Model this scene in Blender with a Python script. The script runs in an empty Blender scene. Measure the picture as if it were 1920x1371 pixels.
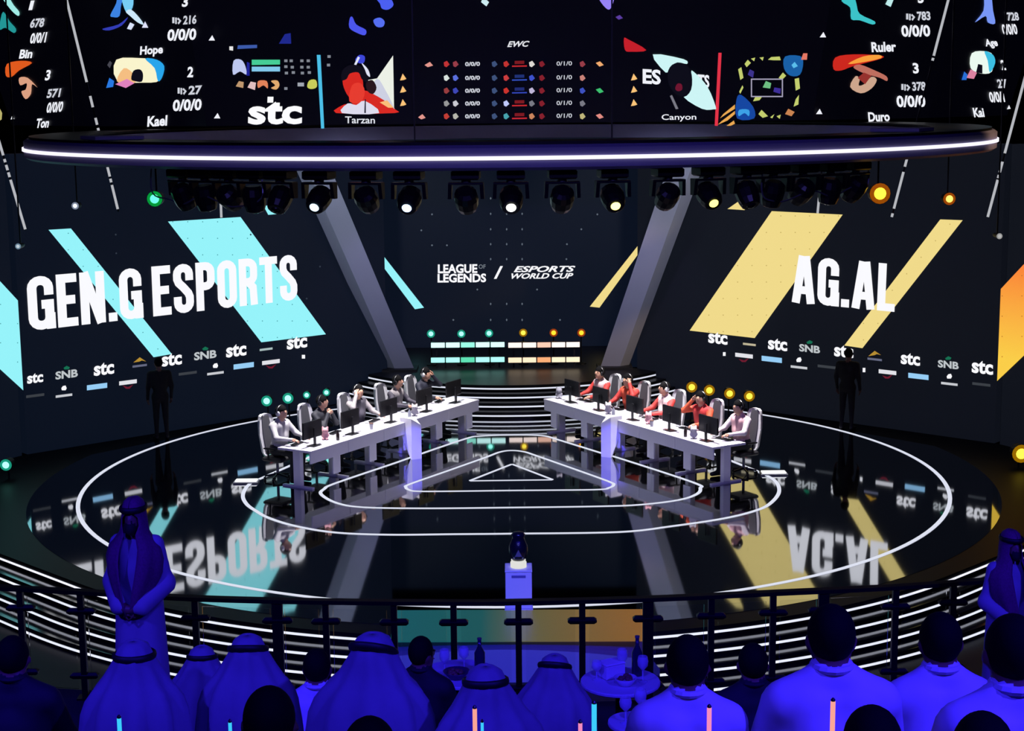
import bpy, math, random
import numpy as np
from mathutils import Vector, Matrix
random.seed(7)
SC = bpy.context.scene
COL = SC.collection
PI = math.pi

# ------------------------------------------------------------------ camera
F_PX, PITCH, ROLL, EYE = 3040.0, math.radians(9.4409), -0.010, Vector((0, 0, 7.2))
def ray(px, py):
    x, y = px - 960.0, 685.5 - py
    c, s = math.cos(ROLL), math.sin(ROLL)
    x, y = c * x - s * y, s * x + c * y
    return Vector((x, F_PX * math.cos(PITCH) + y * math.sin(PITCH), y * math.cos(PITCH) - F_PX * math.sin(PITCH)))
def at_z(px, py, z=0.0):
    d = ray(px, py); return EYE + d * ((z - EYE.z) / d.z)
def at_y(px, py, Y):
    d = ray(px, py); return EYE + d * (Y / d.y)
def on_plane(px, py, p0, n):
    d = ray(px, py); return EYE + d * ((p0 - EYE).dot(n) / d.dot(n))
cam = bpy.data.cameras.new('camera')
cam.sensor_width = 36.0
cam.lens = 36.0 * F_PX / 1920.0
cam.clip_end = 300
camo = bpy.data.objects.new('camera', cam)
c, s = math.cos(ROLL), math.sin(ROLL)
right = Vector((c, s * math.sin(PITCH), s * math.cos(PITCH)))
up = Vector((-s, c * math.sin(PITCH), c * math.cos(PITCH)))
fw = right.cross(up) * -1.0
m = Matrix((right, up, -fw)).transposed().to_4x4()
m.translation = EYE
camo.matrix_world = m
COL.objects.link(camo)
SC.camera = camo

# ------------------------------------------------------------------ world, lights, exposure
SC.view_settings.view_transform = 'Standard'
SC.view_settings.look = 'None'
SC.view_settings.exposure = 0.0
SC.view_settings.gamma = 1.0
SC.view_settings.use_curve_mapping = False
SC.cycles.use_denoising = True
SC.cycles.use_adaptive_sampling = True
SC.cycles.adaptive_threshold = 0.02
SC.cycles.max_bounces = 5
SC.cycles.diffuse_bounces = 2
SC.cycles.glossy_bounces = 3
SC.cycles.transparent_max_bounces = 8
SC.cycles.sample_clamp_indirect = 4.0
w = bpy.data.worlds.new('dark_hall'); SC.world = w
w.use_nodes = True
w.node_tree.nodes['Background'].inputs[0].default_value = (0.10, 0.16, 0.36, 1)
w.node_tree.nodes['Background'].inputs[1].default_value = 0.012

def spot(name, loc, to, power, col, size=60, blend=0.6, rad=0.25):
    L = bpy.data.lights.new(name, 'SPOT')
    L.energy = power; L.color = col; L.spot_size = math.radians(size); L.spot_blend = blend; L.shadow_soft_size = rad
    o = bpy.data.objects.new(name, L); COL.objects.link(o)
    o.location = loc
    o.rotation_euler = (Vector(to) - Vector(loc)).to_track_quat('-Z', 'Y').to_euler()
    o['kind'] = 'helper'
    return o
BLUE = (0.035, 0.016, 1.0)
spot('audience_wash_lamp', (-8.5, 4.0, 11.5), (-2.2, 10.5, 3.2), 4200, BLUE, 50)
spot('audience_wash_lamp', (0.0, -1.0, 13.5), (0.3, 9.0, 3.2), 3600, BLUE, 50)
spot('audience_wash_lamp', (8.0, 0.5, 12.0), (2.2, 8.5, 3.6), 6500, BLUE, 50)
spot('stage_edge_lamp', (0.0, 10.0, 12.0), (0, 21.0, -0.3), 9000, (0.10, 0.12, 1.0), 22, 0.8)
for sx in (-1, 1):
    spot('desk_lamp', (sx * 3.55, 30.55, 6.15), (sx * 3.65, 30.7, 0.8), 3600, (1.0, 0.95, 1.0), 50)
    spot('desk_lamp', (sx * 1.95, 33.0, 6.15), (sx * 2.1, 33.2, 0.8), 3200, (1.0, 0.96, 1.0), 50)
    spot('desk_front_lamp', (sx * 0.8, 22.9, 6.0), (sx * 2.4, 31.6, 0.4), 420, (0.62, 0.56, 1.0), 34)
    spot('wedge_tint_spot', (sx * 1.0, 23.2, 6.0), (sx * 1.95, 31.8, 0.35), 7000, (0.10, 0.08, 1.0), 4, 0.4, 0.08)  # unseen narrow blue spots added only to tint the wedge fronts
    spot('column_top_lamp', (sx * 3.4, 30.5, 6.0), (sx * 3.8, 37.4, 3.6), 900, (0.75, 0.85, 1.0), 50)
    spot('column_base_lamp', (sx * 0.9, 35.2, 6.0), (sx * 2.8, 38.6, 1.2), 330, (0.5, 0.38, 1.0), 60)
spot('ring_wash_lamp', (-4.0, 6.0, 13.0), (-1.5, 22.0, 6.4), 2600, (0.16, 0.12, 0.85), 56, 0.9)
spot('ring_wash_lamp', (5.0, 6.0, 13.0), (3.0, 22.5, 6.4), 1500, (0.16, 0.12, 0.85), 40, 0.9)
spot('ring_end_lamp', (13.5, 17.5, 10.5), (8.0, 27.6, 6.35), 7000, (1.0, 0.66, 0.28), 11, 0.9)
spot('trophy_lamp', (0.3, 15.5, 9.5), (0.06, 22.1, 0.6), 620, (0.55, 0.5, 1.0), 12, 0.5, 0.1)

# ------------------------------------------------------------------ materials
def lin(c):
    return tuple(((v / 255.0) / 12.92 if v / 255.0 <= 0.04045 else ((v / 255.0 + 0.055) / 1.055) ** 2.4) for v in c)
_mats = {}
def M(name, rgb, rough=0.5, metal=0.0, var=0.12, scale=8.0, spec=0.5, coat=0.0, ior=None, bump=0.0, alpha=1.0, trans=0.0):
    if name in _mats: return _mats[name]
    m = bpy.data.materials.new(name); m.use_nodes = True
    nt = m.node_tree; b = nt.nodes['Principled BSDF']
    col = lin(rgb)
    tc = nt.nodes.new('ShaderNodeTexCoord'); nz = nt.nodes.new('ShaderNodeTexNoise')
    nz.inputs['Scale'].default_value = scale; nz.inputs['Detail'].default_value = 3
    nt.links.new(tc.outputs['Object'], nz.inputs['Vector'])
    mx = nt.nodes.new('ShaderNodeMix'); mx.data_type = 'RGBA'
    mx.inputs['A'].default_value = (*[v * (1 - var) for v in col], 1); mx.inputs['B'].default_value = (*[min(1, v * (1 + var)) for v in col], 1)
    nt.links.new(nz.outputs['Fac'], mx.inputs['Factor'])
    nt.links.new(mx.outputs['Result'], b.inputs['Base Color'])
    b.inputs['Roughness'].default_value = rough; b.inputs['Metallic'].default_value = metal
    b.inputs['Specular IOR Level'].default_value = spec
    if coat: b.inputs['Coat Weight'].default_value = coat; b.inputs['Coat Roughness'].default_value = 0.03
    if ior: b.inputs['IOR'].default_value = ior
    if alpha < 1: b.inputs['Alpha'].default_value = alpha
    if trans: b.inputs['Transmission Weight'].default_value = trans
    if bump:
        bp = nt.nodes.new('ShaderNodeBump'); bp.inputs['Strength'].default_value = bump; bp.inputs['Distance'].default_value = 0.02
        nt.links.new(nz.outputs['Fac'], bp.inputs['Height']); nt.links.new(bp.outputs['Normal'], b.inputs['Normal'])
    _mats[name] = m
    return m
def EM(rgb, strength=1.0, name=None):
    key = ('em', tuple(rgb), strength)
    if key in _mats: return _mats[key]
    m = bpy.data.materials.new(name or 'light_%d_%d_%d' % tuple(rgb)); m.use_nodes = True
    b = m.node_tree.nodes['Principled BSDF']
    b.inputs['Base Color'].default_value = (0.004, 0.004, 0.006, 1)
    b.inputs['Roughness'].default_value = 0.5; b.inputs['Specular IOR Level'].default_value = 0.15
    b.inputs['Emission Color'].default_value = (*lin(rgb), 1)
    b.inputs['Emission Strength'].default_value = strength
    _mats[key] = m
    return m
def EMgrad(name, stops, axis, lo, hi, strength=1.0):
    """emission that runs between colours along a world axis: the picture a LED panel shows"""
    m = bpy.data.materials.new(name); m.use_nodes = True
    nt = m.node_tree; b = nt.nodes['Principled BSDF']
    b.inputs['Base Color'].default_value = (0.004, 0.004, 0.006, 1); b.inputs['Roughness'].default_value = 0.4
    g = nt.nodes.new('ShaderNodeNewGeometry'); sp = nt.nodes.new('ShaderNodeSeparateXYZ')
    mr = nt.nodes.new('ShaderNodeMapRange'); rp = nt.nodes.new('ShaderNodeValToRGB')
    nt.links.new(g.outputs['Position'], sp.inputs[0]); nt.links.new(sp.outputs[axis], mr.inputs['Value'])
    mr.inputs['From Min'].default_value = lo; mr.inputs['From Max'].default_value = hi
    nt.links.new(mr.outputs['Result'], rp.inputs['Fac'])
    e = rp.color_ramp.elements
    while len(e) < len(stops): e.new(0.5)
    for k, (p, c) in enumerate(stops): e[k].position = p; e[k].color = (*lin(c), 1)
    nt.links.new(rp.outputs['Color'], b.inputs['Emission Color']); b.inputs['Emission Strength'].default_value = strength
    return m

GLOSS = M('gloss_black_stage', (166, 169, 176), 0.04, 1.0, 0.04, 1.5, 0.5)
RIM = M('matte_black_rim', (9, 9, 12), 0.5, 0, 0.2, 2, 0.2)
PODM = M('podium_black', (10, 11, 14), 0.38, 0, 0.15, 3, 0.5, ior=1.5)
TREAD = M('gloss_black_tread', (10, 11, 14), 0.10, 0, 0.15, 3, 0.5, ior=1.9)
HALL = M('dark_hall_floor', (14, 15, 22), 0.55, 0, 0.3, 0.8)
WALLM = M('dark_drape', (10, 11, 17), 0.9, 0, 0.4, 0.6)
BLK = M('black_metal', (12, 12, 14), 0.45, 0.3, 0.2, 20)
DKPL = M('dark_plastic', (18, 18, 22), 0.35, 0, 0.2, 20)
WHT = M('white_laminate', (212, 210, 220), 0.35, 0, 0.03, 4)
WHT2 = M('white_leather', (205, 205, 208), 0.45, 0, 0.05, 10)
GREY = M('grey_metal', (120, 122, 130), 0.4, 0.6, 0.1, 15)
LEDW = EM((236, 238, 255), 1.15, 'white_led')
LEDL = EM((226, 230, 246), 0.95, 'white_led_floor')

# ------------------------------------------------------------------ mesh helpers
class MB:
    def __init__(s): s.v = []; s.f = []; s.mi = []
    def add(s, vs, fs, mi=0):
        o = len(s.v); s.v += [Vector(p) for p in vs]
        for f in fs: s.f.append(tuple(i + o for i in f)); s.mi.append(mi)
        return s
    def quadbox(s, P, mi=0):      # P: 8 corners, bottom 4 ccw then top 4
        return s.add(P, [(3, 2, 1, 0), (4, 5, 6, 7), (0, 1, 5, 4), (1, 2, 6, 5), (2, 3, 7, 6), (3, 0, 4, 7)], mi)
    def box(s, c, d, rz=0, mi=0, top=1.0):
        x, y, z = d[0] / 2, d[1] / 2, d[2] / 2; cs, sn = math.cos(rz), math.sin(rz); P = []
        for zz, k in ((-z, 1.0), (z, top)):
            for xx, yy in ((-x, -y), (x, -y), (x, y), (-x, y)):
                xx *= k; yy *= k
                P.append((c[0] + xx * cs - yy * sn, c[1] + xx * sn + yy * cs, c[2] + zz))
        return s.quadbox(P, mi)
    def cbox(s, c, d, b=0.01, mi=0):      # box with chamfered edges top and bottom
        x, y, z = d[0] / 2, d[1] / 2, d[2] / 2; R = []
        for zz, k in ((-z, b), (-z + b, 0), (z - b, 0), (z, b)):
            R.append([(c[0] + xx, c[1] + yy, c[2] + zz) for xx, yy in ((-x + k, -y + k), (x - k, -y + k), (x - k, y - k), (-x + k, y - k))])
        return s.loft(R, True, True, True, mi)
    def loft(s, rings, close=True, cap0=True, cap1=True, mi=0):
        n = len(rings[0]); vs = [p for r in rings for p in r]; fs = []
        for i in range(len(rings) - 1):
            for j in range(n if close else n - 1):
                a, b = i * n + j, i * n + (j + 1) % n
                fs.append((a, b, b + n, a + n))
        if cap0: fs.append(tuple(range(n - 1, -1, -1)))
        if cap1: fs.append(tuple(range((len(rings) - 1) * n, len(rings) * n)))
        return s.add(vs, fs, mi)
    def lathe(s, c, prof, n=16, mi=0, sx=1, sy=1, caps=True):
        R = [[(c[0] + r * sx * math.cos(2 * PI * k / n), c[1] + r * sy * math.sin(2 * PI * k / n), c[2] + z) for k in range(n)] for r, z in prof]
        return s.loft(R, True, caps, caps, mi)
    def tube(s, pts, r, n=6, mi=0, r2=None):
        pts = [Vector(p) for p in pts]; R = []
        for i, p in enumerate(pts):
            d = (pts[min(i + 1, len(pts) - 1)] - pts[max(i - 1, 0)]).normalized()
            a = d.cross(Vector((0, 0, 1)) if abs(d.z) < 0.9 else Vector((1, 0, 0))).normalized(); b = d.cross(a)
            t = i / max(1, len(pts) - 1); rr = r if r2 is None else r + (r2 - r) * t
            R.append([p + (a * math.cos(2 * PI * k / n) + b * math.sin(2 * PI * k / n)) * rr for k in range(n)])
        return s.loft(R, True, True, True, mi)
    def ellip(s, c, r, nu=10, nv=6, mi=0):
        R = []
        for i in range(1, nv):
            a = PI * i / nv
            R.append([(c[0] + r[0] * math.sin(a) * math.cos(2 * PI * k / nu), c[1] + r[1] * math.sin(a) * math.sin(2 * PI * k / nu), c[2] - r[2] * math.cos(a)) for k in range(nu)])
        return s.loft(R, True, True, True, mi)
    def prism(s, poly, z0, z1, mi=0):
        return s.loft([[(x, y, z0) for x, y in poly], [(x, y, z1) for x, y in poly]], True, True, True, mi)
    def torus(s, c, R, r, axis='z', n=20, k=6, a0=0, a1=2 * PI, sx=1, sy=1):
        full = abs(a1 - a0 - 2 * PI) < 1e-6; rings = []
        for i in range(n if full else n + 1):
            a = a0 + (a1 - a0) * i / n; ring = []
            for j in range(k):
                b = 2 * PI * j / k; q = R + r * math.cos(b); h = r * math.sin(b)
                p = (q * math.cos(a) * sx, q * math.sin(a) * sy, h)
                if axis == 'y': p = (p[0], p[2], p[1])
                if axis == 'x': p = (p[2], p[0], p[1])
                ring.append((c[0] + p[0], c[1] + p[1], c[2] + p[2]))
            rings.append(ring)
        if full: rings.append(rings[0])
        return s.loft(rings, True, not full, not full)
    def build(s, name, mats, parent=None, world=False, origin=None, smooth=False):
        me = bpy.data.meshes.new(name)
        off = Vector((0, 0, 0))
        if parent is not None and world:
            q = parent
            while q is not None: off = off + q.location; q = q.parent
        elif parent is None:
            if origin is None:
                xs = [v.x for v in s.v]; ys = [v.y for v in s.v]; zs = [v.z for v in s.v]
                origin = ((min(xs) + max(xs)) / 2, (min(ys) + max(ys)) / 2, min(zs))
            off = Vector(origin)
        me.from_pydata([tuple(v - off) for v in s.v], [], s.f)
        if not isinstance(mats, (list, tuple)): mats = [mats]
        for m in mats: me.materials.append(m)
        if len(mats) > 1: me.polygons.foreach_set('material_index', s.mi)
        if smooth: me.polygons.foreach_set('use_smooth', [True] * len(me.polygons))
        me.update()
        o = bpy.data.objects.new(name, me); COL.objects.link(o)
        if parent is not None: o.parent = parent
        else: o.location = off
        return o
def tag(o, label, cat, group=None, kind=None):
    if label: o['label'] = label
    if cat: o['category'] = cat
    if group: o['group'] = group
    if kind: o['kind'] = kind
    return o
def thing(name, label, cat, loc=(0, 0, 0), rz=0.0, group=None):
    o = bpy.data.objects.new(name, None); COL.objects.link(o)
    o.location = loc; o.rotation_euler = (0, 0, rz); o.empty_display_size = 0.2
    return tag(o, label, cat, group)
def struct(o, label=None):
    o['kind'] = 'structure'
    if label: o['label'] = label
    return o
def copy_tree(o, parent=None):
    c = o.copy(); COL.objects.link(c)
    if parent is not None: c.parent = parent
    for ch in list(o.children): copy_tree(ch, c)
    return c
def catmull(P, n=8, closed=False):
    P = [Vector(p) for p in P]; out = []; N = len(P)
    for i in range(N if closed else N - 1):
        g = (lambda k: P[k % N]) if closed else (lambda k: P[max(0, min(N - 1, k))])
        p0, p1, p2, p3 = g(i - 1), g(i), g(i + 1), g(i + 2)
        for j in range(n):
            t = j / n
            out.append(0.5 * ((2 * p1) + (p2 - p0) * t + (2 * p0 - 5 * p1 + 4 * p2 - p3) * t * t + (3 * p1 - p0 - 3 * p2 + p3) * t ** 3))
    if not closed: out.append(P[-1])
    return out

# ---- flat shapes drawn on screens: glyphs from the built-in font, made while the scene is still empty
_glyph = {}
def glyphs(items):
    for txt, bold, shear in items:
        cu = bpy.data.curves.new('g', 'FONT'); cu.body = txt; cu.offset = bold; cu.shear = shear; cu.dimensions = '2D'; cu.fill_mode = 'FRONT'
        cu.resolution_u = 3
        ob = bpy.data.objects.new('g', cu); COL.objects.link(ob)
        dg = bpy.context.evaluated_depsgraph_get(); dg.update()
        me = ob.evaluated_get(dg).to_mesh()
        V = np.array([(v.co.x, v.co.y) for v in me.vertices]); Fc = [tuple(p.vertices) for p in me.polygons]
        lo, hi = V.min(0), V.max(0); V = (V - lo) / (hi - lo)
        _glyph[txt] = (V, Fc)
        ob.evaluated_get(dg).to_mesh_clear()
        bpy.data.objects.remove(ob); bpy.data.curves.remove(cu)
glyphs([(t, 0.035, 0) for t in ('stc', 'SNB', 'Hope', 'Kael', 'Ruler', 'Duro', '216', '27', '783', '378', '0/0/0', '1', '2', '3', 'Bin', 'Ton', 'Kai', 'Age',
        'LEAGUE', 'LEGENDS', 'ES', 'TS', '678', '571', '728', '0/0/1', 'amazon', 'Qiddiya', 'sports', 'hunger', 'tawuniya', '3s', 'power')])
glyphs([(t, 0.012, 0) for t in ('Tarzan', 'Canyon', 'OF', '0/1/0', '30', '171', '131', '99')])
glyphs([(t, 0.03, 0.35) for t in ('EWC', 'ESPORTS', 'WORLD CUP')])

# condensed block capitals of the big team names, drawn as wide strokes
def _stroke(pts, t, closed=False):
    P = []
    for p in pts:
        p = np.array(p, float)
        if not P or np.linalg.norm(p - P[-1]) > 1e-4: P.append(p)
    if closed and np.linalg.norm(P[0] - P[-1]) < 1e-4: P.pop()
    n = len(P); L, R = [], []
    for i in range(n):
        a = P[i - 1] if (i > 0 or closed) else None; b = P[i]; c = P[(i + 1) % n] if (i < n - 1 or closed) else None
        d1 = (b - a) / np.linalg.norm(b - a) if a is not None else None
        d2 = (c - b) / np.linalg.norm(c - b) if c is not None else None
        if d1 is None: d1 = d2
        if d2 is None: d2 = d1
        n1 = np.array((-d1[1], d1[0])); n2 = np.array((-d2[1], d2[0])); mm = n1 + n2; mm = mm / np.linalg.norm(mm)
        k = (t / 2) / max(0.35, mm @ n1); L.append(b + mm * k); R.append(b - mm * k)
    V = L + R; Fc = [(i, (i + 1) % n, n + (i + 1) % n, n + i) for i in range(n if closed else n - 1)]
    return V, Fc
def _arc(cx, cy, r, a0, a1, k=4):
    return [(cx + r * math.cos(math.radians(a0 + (a1 - a0) * i / k)), cy + r * math.sin(math.radians(a0 + (a1 - a0) * i / k))) for i in range(k + 1)]
def block_letter(ch, w, t=0.165):
    h = t / 2; r = min(0.14, w / 2 - h); S = []
    tr = _arc(w - h - r, 1 - h - r, r, 0, 90); tl = _arc(h + r, 1 - h - r, r, 90, 180)
    bl = _arc(h + r, h + r, r, 180, 270); br = _arc(w - h - r, h + r, r, 270, 360)
    if ch == 'O': S.append((tr + tl + bl + br, True))
    elif ch == 'G': S.append(([(w - h, 0.64)] + tr + tl + bl + br + [(w - h, 0.47), (w * 0.52, 0.47)], False)); S.append(([(w - h * 0.8, 0.0), (w - h * 0.8, 0.3)], False))
    elif ch == 'S': S.append(([(w - h, 0.66)] + tr + tl + [(h, 0.70), (h + 0.03, 0.62), (w / 2, 0.52), (w - h - 0.03, 0.40), (w - h, 0.32)] + list(reversed(_arc(w - h - r, h + r, r, 270, 360))) + list(reversed(_arc(h + r, h + r, r, 180, 270))) + [(h, 0.34)], False))
    elif ch == 'E': S += [([(h, 0), (h, 1)], False), ([(0, 1 - h), (w, 1 - h)], False), ([(0, 0.51), (w * 0.9, 0.51)], False), ([(0, h), (w, h)], False)]
    elif ch in 'PR':
        S += [([(h, 0), (h, 1)], False), ([(0, 1 - h)] + list(reversed(tr)) + list(reversed(_arc(w - h - r, 0.44 + h + r - 0.02, r, 270, 360))) + [(0, 0.44 + h - 0.02)], False)]
        if ch == 'R': S.append(([(w * 0.5, 0.5), (w - h - 0.02, 0.38), (w - h, 0.0)], False))
    elif ch == 'T': S += [([(w / 2, 0), (w / 2, 1)], False), ([(0, 1 - h), (w, 1 - h)], False)]
    elif ch == 'N': S += [([(h, 0), (h, 1)], False), ([(w - h, 0), (w - h, 1)], False), ([(h, 1), (w - h, 0)], False)]
    elif ch == 'A': S += [([(h * 0.9, 0), (w / 2 - 0.03, 1)], False), ([(w - h * 0.9, 0), (w / 2 + 0.03, 1)], False), ([(w * 0.25, 0.28), (w * 0.75, 0.28)], False)]
    elif ch == 'L': S += [([(h, 0), (h, 1)], False), ([(0, h), (w, h)], False)]
    elif ch == '.': S.append(([(w / 2, 0), (w / 2, 0.17)], False))
    V, Fc = [], []
    for pts, cl in S:
        v, f = _stroke(pts, t, cl); o = len(V); V += list(v); Fc += [tuple(i + o for i in q) for q in f]
    return np.array(V), Fc
def block_text(txt, widths, gap=0.055):
    x = 0; out = []
    for ch, wd in zip(txt, widths):
        if ch != ' ': V, Fc = block_letter(ch, wd); out.append((V + np.array((x, 0)), Fc))
        x += wd + gap
    T = x - gap
    return [(V / np.array((T, 1)), Fc) for V, Fc in out]

def homography(q):      # unit square (0,0)(1,0)(1,1)(0,1) -> pixel corners
    A = []; b = []
    for (u, v), (x, y) in zip(((0, 0), (1, 0), (1, 1), (0, 1)), q):
        A.append([u, v, 1, 0, 0, 0, -u * x, -v * x]); b.append(x); A.append([0, 0, 0, u, v, 1, -u * y, -v * y]); b.append(y)
    hh = np.linalg.solve(np.array(A, float), np.array(b, float))
    return lambda u, v: ((hh[0] * u + hh[1] * v + hh[2]) / (hh[6] * u + hh[7] * v + 1), (hh[3] * u + hh[4] * v + hh[5]) / (hh[6] * u + hh[7] * v + 1))
def cquad(cx, cy, wd, ht, slope=0.0, lean=0.0):
    a = np.array((wd / 2, wd / 2 * slope)); b = np.array((lean * ht / 2, -ht / 2)); c0 = np.array((cx, cy))
    return [tuple(c0 - a - b), tuple(c0 + a - b), tuple(c0 + a + b), tuple(c0 - a + b)]

class Screen:
    """a flat LED wall: a slab with the pictures it shows as thin pieces on its face"""
    def __init__(s, obj, p0, n): s.o = obj; s.p0 = Vector(p0); s.n = Vector(n).normalized(); s.k = 0
    def pt(s, x, y, lift): return on_plane(x, y, s.p0 + s.n * lift, s.n)
    def poly(s, name, pts, mat, lift=0.012, label=None):
        mb = MB(); mb.add([s.pt(x, y, lift) for x, y in pts], [tuple(range(len(pts)))])
        o = mb.build(name, mat, s.o, True)
        if label: o['label'] = label
        return o
    def polys(s, name, plist, mat, lift=0.014, label=None):
        mb = MB()
        for pts in plist: mb.add([s.pt(x, y, lift) for x, y in pts], [tuple(range(len(pts)))])
        o = mb.build(name, mat, s.o, True)
        if label: o['label'] = label
        return o
    def glyph(s, txt, quad, mat, lift=0.02, name='lettering', VF=None):
        V, Fc = VF if VF else _glyph[txt]; H = homography(quad)
        mb = MB(); mb.add([s.pt(*H(u, v), lift) for u, v in V], Fc)
        return mb.build(name, mat, s.o, True)
    def text(s, txt, cx, cy, wd, ht, mat, slope=0.0, lean=0.0, lift=0.02): return s.glyph(txt, cquad(cx, cy, wd, ht, slope, lean), mat, lift)
    def bar(s, name, cx, cy, wd, ht, mat, slope=0.0, lean=0.0, lift=0.014): return s.poly(name, cquad(cx, cy, wd, ht, slope, lean), mat, lift)

def slab(name, a, b, z0, z1, th, mat, ta=None, tb=None):
    """upright slab between plan points a, b; ta, tb: plan points of its top edge when it leans"""
    a = Vector((a[0], a[1], z0)); b = Vector((b[0], b[1], z0))
    A = Vector((ta[0], ta[1], z1)) if ta else Vector((a.x, a.y, z1)); B = Vector((tb[0], tb[1], z1)) if tb else Vector((b.x, b.y, z1))
    n = (b - a).cross(A - a).normalized()
    if n.dot(EYE - a) < 0: n = -n
    k = -n * th
    mb = MB(); mb.quadbox([a, b, b + k, a + k, A, B, B + k, A + k])
    return mb.build(name, mat), a, n

# ------------------------------------------------------------------ the hall
CX, CY = 0.01, 30.35
GROUND = -0.62
def arcpts(R, a0, a1, n, cx=CX, cy=CY): return [(cx + R * math.sin(a0 + (a1 - a0) * i / n), cy - R * math.cos(a0 + (a1 - a0) * i / n)) for i in range(n + 1)]
struct(MB().box((0, 22, GROUND - 0.1), (44, 56, 0.2)).build('floor', HALL), 'dark hall floor around the stage')
struct(MB().box((0, 49.9, 7), (44, 0.2, 15.4)).build('wall_back', WALLM))
struct(MB().box((-21.9, 22, 7), (0.2, 55.6, 15.4)).build('wall_left', WALLM))
struct(MB().box((21.9, 22, 7), (0.2, 55.6, 15.4)).build('wall_right', WALLM))
struct(MB().box((0, 22, 14.8), (44, 56, 0.2)).build('ceiling', WALLM))

# stage platform: front edge an arc, back edge along the screens
A_T = 0.775      # beyond this angle the stage front runs straight on, tangent to its arc
def edgepts(R, a0, a1, n):
    out = []
    for i in range(n + 1):
        a = a0 + (a1 - a0) * i / n; c_ = max(-A_T, min(A_T, a)); e = (a - c_) * R * 1.15
        out.append((CX + R * math.sin(c_) + e * math.cos(c_), CY - R * math.cos(c_) + e * math.sin(c_)))
    return out
front = edgepts(9.4, -1.48, 1.48, 90)
stage_poly = front + [(10.0, 32.9), (2.9, 39.3), (2.9, 43.2), (-2.9, 43.2), (-2.9, 39.3), (-10.0, 32.8)]
st = struct(MB().prism(stage_poly, GROUND, -0.004).build('floor_stage', RIM, origin=(0, CY, GROUND)), 'matt black rim of the stage')
inlay = arcpts(8.98, -1.83, 1.83, 90) + [(2.88, 39.28), (2.88, 43.15), (-2.88, 43.15), (-2.88, 39.28)]
struct(MB().prism(inlay, -0.0039, 0.0).build('floor_stage_mirror', GLOSS, origin=(0, CY, 0)), 'glossy black round stage floor mirroring the screens')

# ------------------------------------------------------------------ side and centre LED walls
TEAL = EM((150, 243, 250)); GOLD = EM((240, 218, 138)); NAVY = EM((10, 17, 30), 1.0, 'dark_navy_screen'); NAVYW = EM((14, 17, 25), 1.0, 'dark_warm_screen')
WHITE = EM((250, 250, 255)); GREYE = EM((120, 128, 138)); LBLUE = EM((150, 205, 245)); GREENE = EM((20, 110, 80)); DOTD = EM((70, 150, 158)); DOTG = EM((190, 165, 90)); DOTW = EM((96, 106, 118)); REDE = EM((190, 40, 60))
def wall(name, a, b, z1, mat, label):
    o, p0, n = slab(name, a, b, 0.0, z1, 0.25, mat); tag(o, label, 'LED screen'); return Screen(o, p0, n)
scrL = wall('led_wall', (-10.02, 32.72), (-3.05, 39.02), 6.15, NAVY, 'dark LED wall with turquoise stripes and the team name GEN.G ESPORTS')
scrR = wall('led_wall', (3.05, 38.98), (9.98, 32.86), 6.15, NAVYW, 'dark LED wall with pale gold stripes and the team name AG.AL')
scrC = wall('led_wall', (-4.6, 42.83), (4.6, 42.83), 6.1, NAVY, 'dark centre LED wall with two white event logos above the light bars')
scrLL = wall('led_wall', (-14.2, 25.5), (-10.10, 32.62), 6.15, NAVY, 'LED wall panel cut by the picture edge showing a turquoise shape')
scrRR = wall('led_wall', (10.06, 32.76), (14.2, 25.5), 6.15, NAVYW, 'LED wall panel cut by the picture edge showing an orange shape')

def dots_in(scr, polys, nx, ny, mat, r=1.3, z0=1.2, z1=5.0):
    """small dot raster of the screen picture, inside given pixel polygons"""
    def inside(p, poly):
        k = False; n = len(poly)
        for i in range(n):
            (x1, y1), (x2, y2) = poly[i], poly[(i + 1) % n]
            if (y1 > p[1]) != (y2 > p[1]) and p[0] < (x2 - x1) * (p[1] - y1) / (y2 - y1) + x1: k = not k
        return k
    quads = []
    for poly in polys:
        xs = [p[0] for p in poly]; ys = [p[1] for p in poly]
        y = min(ys) + 9
        while y < max(ys):
            x = min(xs) + 9
            while x < max(xs):
                if inside((x - 4, y), poly) and inside((x + 4, y), poly): quads.append([(x - r, y), (x, y + r), (x + r, y), (x, y - r)])
                x += nx
            y += ny
    if quads:
        o = scr.polys('dot_raster', quads, mat, 0.017); o['kind'] = 'stuff'
wideL = [(490, 642), (611, 627), (451, 407), (315, 415.5)]; narL = [(288, 670), (322, 664), (133, 428.5), (91, 431)]
scrL.poly('stripe_graphic', wideL, TEAL); scrL.poly('stripe_graphic', narL, TEAL)
scrL.poly('stripe_graphic', [(503, 403), (534, 400), (527, 384), (494, 386)], TEAL)
dots_in(scrL, [wideL, narL], 28, 31, DOTD)
wideR = [(1293, 620), (1415, 634), (1580, 402.5), (1447, 396)]; narR = [(1583, 648), (1617, 653), (1805, 413), (1763, 411.5)]
scrR.poly('stripe_graphic', wideR, GOLD); scrR.poly('stripe_graphic', narR, GOLD)
scrR.poly('stripe_graphic', [(1364, 392), (1396, 394), (1405, 375), (1390, 374)], GOLD)
dots_in(scrR, [wideR, narR], 27, 31, DOTG)
scrC.poly('stripe_graphic', [(778, 580), (795, 577), (676, 425), (674, 441)], TEAL)
scrC.poly('stripe_graphic', [(1106, 575), (1124, 577), (1218, 447), (1225, 424)], GOLD)
scrLL.poly('stripe_graphic', [(-90, 610), (49, 737), (45, 576), (-90, 430)], TEAL)
dots_in(scrLL, [[(-40, 640), (46, 715), (44, 585), (-40, 490)]], 32, 36, DOTD)
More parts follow.
